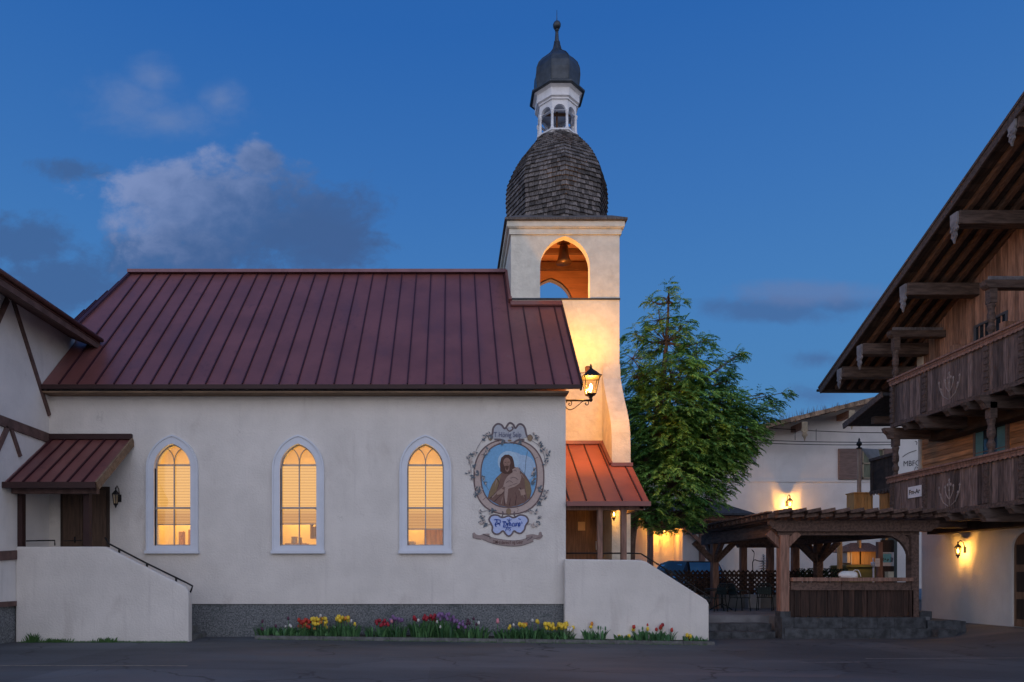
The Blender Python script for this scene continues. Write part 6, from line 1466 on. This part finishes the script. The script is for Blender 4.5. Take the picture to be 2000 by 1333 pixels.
# ================================================================== TULIPS
def tulip_bloom(name, c, h, r, m, parent, open_=1.0):
    mb = MB().seed(.5); x, y, z = c
    mb.lathe((x,y,z), [(r*.25,0),(r*.85,h*.18),(r*1.0,h*.45),(r*.88,h*.75),(r*.55*open_,h*.97),(r*.2*open_,h)], 8)
    for k in range(3):
        a = 2.09*k+.4; p = Vector((x+r*.75*math.cos(a), y+r*.75*math.sin(a), z+h*.6)); mb.add([p+Vector((-math.sin(a),math.cos(a),0))*r*.5, p+Vector((math.sin(a),-math.cos(a),0))*r*.5, p+Vector((-math.cos(a)*r*.2,-math.sin(a)*r*.2,h*.55))], [(0,1,2)])
    return mb.build(name, m, parent)
TC = {'dark': mat('dark_purple_petal', (.09,.03,.06), .6), 'white': mat('white_petal', (.62,.60,.56), .6), 'red': mat('red_petal', (.48,.045,.03), .55), 'crimson': mat('crimson_petal', (.33,.015,.03), .55), 'yellow': mat('yellow_petal', (.80,.56,.05), .55), 'orange': mat('orange_petal', (.72,.26,.04), .55), 'purple': mat('violet_petal', (.22,.12,.27), .6), 'pink': mat('pink_petal', (.60,.22,.26), .6), 'bud': mat('green_bud', (.10,.20,.10), .6)}
ri = random.Random(9)
def clump(px0, px1, ytop_leaf, flowers, label, nleaf=26):
    """flowers: list of (px, py, colour) or (count, px0, px1, py0, py1, colour)"""
    Y = 17.72; xa, xb = wx(px0,Y), wx(px1,Y); xm = (xa+xb)/2; g = gz(xm,17.6)+.07; hl = wz(ytop_leaf,Y)-g
    t = thing('tulip_clump', (xm,Y,g), label, 'tulips', 'tulip clumps along the chapel wall')
    mb = MB()
    for i in range(int(nleaf*2.2)):
        x = ri.uniform(xa,xb); y = Y+ri.uniform(-.20,.14); a = ri.uniform(0,6.28); lean = ri.uniform(.08,.55)*(1+.5*abs(x-xm)/(xb-xa)); 
        if (x-xm) > (xb-xa)*.25: a = ri.uniform(-1,1)
        if (x-xm) < -(xb-xa)*.25: a = math.pi+ri.uniform(-1,1)
        h_ = hl*ri.uniform(.65,1.25); w = ri.uniform(.020,.044); d = Vector((math.cos(a),math.sin(a)*.5,0)); s_ = Vector((-d.y,d.x,0)).normalized()
        if abs(s_.x) < .5: s_ = (s_+Vector((.6,0,0))).normalized()
        base_ = Vector((x,y,g-.02)); L_, R_ = [], []
        for q in range(5):
            f = q/4; p = base_+Vector((0,0,h_*f*(1-.12*f)))+d*(h_*lean*f*f); ww_ = w*math.sin(math.pi*(.15+.85*f)*.98)*(1.0 if f < 1 else 0)+.002
            L_.append(p-s_*ww_); R_.append(p+s_*ww_)
        mb.cur = ri.random(); mb.bridge(L_, R_, smooth=True)
    mb.build('leaves', M['tulip_leaf'], t)
    fl_ = []
    for f in flowers:
        if len(f) == 3: fl_.append(f)
        else:
            n_, a, b, c_, d, k = f; fl_ += [(ri.uniform(a,b), ri.uniform(c_,d), k) for _ in range(n_)]
    st_ = MB().seed(.6)
    for fx, fy, k in fl_:
        yy = Y+ri.uniform(-.16,.12); p = P(fx, fy, yy); r = ri.uniform(.036,.048); h_ = ri.uniform(.085,.11)
        if k in ('dark','white'): r *= .75; h_ *= .85
        if k == 'bud': r *= .5
        tulip_bloom('blossom', (p.x,p.y,p.z-h_/2), h_, r, TC[k], t, ri.uniform(.7,1.5))
        st_.tube([(p.x+ri.uniform(-.05,.05),yy+.01,g), (p.x+ri.uniform(-.01,.01),yy,g+(p.z-g)*.6), (p.x,yy,p.z-h_/2)], .0065, 4)
    st_.build('stem', M['tulip_leaf'], t)
    return t
clump(500,578,1222,[(6,500,560,1213,1232,'dark'),(2,535,575,1222,1232,'white'),(563,1208,'dark'),(566,1222,'white'),(568,1234,'white'),(570,1240,'white')], 'thin clump of dark purple and white tulips at the left end', 42)
clump(574,604,1224,[(17,583,606,1211,1226,'red'),(3,585,605,1214,1222,'orange')], 'small clump of red and orange tulips beside the yellow ones')
clump(602,656,1222,[(16,608,640,1208,1221,'yellow'),(4,612,640,1208,1216,'orange'),(614,1228,'orange'),(637,1226,'yellow'),(626,1203,'white'),(654,1226,'white')], 'yellow tulip clump touching the red and orange tulips', 36)
clump(654,702,1218,[(20,655,686,1202,1214,'yellow'),(3,660,690,1206,1214,'orange'),(686,1213,'white'),(693,1220,'yellow'),(660,1211,'yellow')], 'tallest yellow tulip clump, rounded, left of the gap', 38)
clump(716,760,1222,[(13,735,760,1212,1223,'crimson')], 'small crimson tulip clump with bushy leaves at the middle gap', 30)
clump(758,792,1220,[(12,762,788,1204,1217,'purple'),(765,1214,'pink')], 'small pale violet tulip clump next to the crimson ones', 26)
clump(803,852,1212,[(14,826,850,1203,1210,'crimson'),(3,806,822,1206,1212,'crimson'),(817,1212,'white'),(837,1213,'white'),(2,843,856,1206,1212,'crimson')], 'tall crimson tulip clump with upright leaves', 42)
clump(850,894,1212,[(18,855,886,1199,1211,'purple'),(4,885,893,1212,1220,'purple'),(854,1215,'white'),(860,1225,'white'),(888,1234,'white')], 'tall violet tulip clump with upright leaves', 38)
clump(892,952,1222,[(7,893,910,1214,1226,'purple'),(4,905,935,1210,1222,'dark'),(935,1217,'white'),(925,1209,'dark')], 'fading violet and dark tulips among broad leaves', 38)
clump(966,1010,1226,[(972,1212,'pink'),(994,1228,'yellow'),(996,1224,'yellow'),(1003,1221,'white'),(972,1215,'pink')], 'sparse clump with one tall pink and one yellow tulip', 30)
clump(1004,1058,1222,[(6,1013,1030,1219,1225,'yellow'),(2,1020,1030,1218,1222,'orange'),(1040,1212,'white'),(1049,1214,'yellow'),(1051,1216,'yellow')], 'leafy clump with a few yellow tulips left of the dense yellow one', 36)
clump(1060,1122,1232,[(34,1064,1108,1218,1229,'yellow'),(2,1104,1107,1214,1222,'yellow'),(5,1106,1122,1226,1232,'white'),(3,1108,1120,1226,1230,'yellow')], 'dense low row of yellow tulips by the stair wall edge', 42)
clump(1140,1186,1228,[(1156,1219,'orange'),(1154,1225,'yellow'),(6,1168,1184,1224,1228,'bud')], 'lone orange tulip with many green buds against the stair wall', 24)
clump(1200,1244,1238,[(7,1208,1240,1236,1246,'yellow'),(1238,1225,'red'),(1237,1230,'yellow')], 'low yellow tulips with one red bloom against the stair wall', 30)
clump(1240,1276,1230,[(1264,1221,'red'),(1265,1229,'yellow'),(1255,1228,'bud'),(1248,1234,'bud')], 'broad leaves with a single big red tulip, fourth clump from the wall end', 26)
clump(1272,1318,1232,[(1281,1223,'red'),(1282,1230,'red'),(1290,1227,'red'),(1294,1221,'crimson'),(1291,1224,'red'),(1312,1231,'red')], 'clump of six red tulips against the stair wall', 26)
clump(1334,1366,1240,[(1353,1230,'red'),(4,1342,1352,1240,1250,'yellow')], 'small clump with one red tulip over low yellow blooms', 18)
clump(1364,1378,1244,[(1371,1236,'crimson')], 'single dusky red tulip at the right end of the bed', 7)

# weeds along the left stair wall and kerb
def weeds(px0, px1, py, Y, n, hh, label, seed_):
    r_ = random.Random(seed_); mb = MB(); g = gz(wx((px0+px1)/2,Y),Y)
    for i in range(n):
        x = wx(r_.gauss((px0+px1)/2,(px1-px0)/4.2),Y); y = Y+r_.uniform(-.07,.07); a = r_.uniform(0,6.28); h_ = hh*r_.uniform(.3,1.0); b = Vector((x,y,g-.01)); tip = b+Vector((math.cos(a)*h_*.6,math.sin(a)*h_*.3,h_)); w = Vector((r_.uniform(.006,.016),0,0)); m_ = b.lerp(tip,.5)+Vector((0,0,h_*.12))
        mb.add([b-w,b+w,m_+w,tip,m_-w], [(0,1,2,4),(4,2,3)], rnd=r_.random())
    o = mb.build('weed_tuft', M['weed']); rebase(o,(wx((px0+px1)/2,Y),Y,g)); tag(o, label, 'weeds', 'weeds at the stair wall')
weeds(50,75,1255,16.45,60,.26,'tallest spiky weed tuft at the left end of the stair wall',1)
weeds(76,140,1255,16.45,120,.13,'long low row of weeds at the foot of the left stair wall',2)
weeds(185,232,1255,16.45,70,.15,'small separate weed tuft further right at the left stair wall',3)
mb = MB(); r_ = random.Random(4)
for i in range(1400):
    x = r_.uniform(-4.8,6.4); y = r_.choice([17.45,17.24])+r_.uniform(-.05,.05); g = gz(x,17)+(.07 if y > 17.3 else 0); h_ = r_.uniform(.015,.06); a = r_.uniform(0,6.28)
    mb.add([(x-.006,y,g),(x+.006,y,g),(x+.03*math.cos(a),y+.01*math.sin(a),g+h_)], [(0,1,2)], rnd=r_.random())
for i in range(900):
    x = r_.uniform(wx(40,16.5),wx(365,16.5)); y = 16.5+r_.uniform(-.10,.07); h_ = r_.uniform(.01,.05); a = r_.uniform(0,6.28)
    mb.add([(x-.008,y,0),(x+.008,y,0),(x+.03*math.cos(a),y+.01*math.sin(a),h_)], [(0,1,2)], rnd=r_.random())
tag(mb.build('ground_weeds', M['weed']), 'sparse tiny weeds in the joints along kerb and wall', 'weeds', kind='stuff')
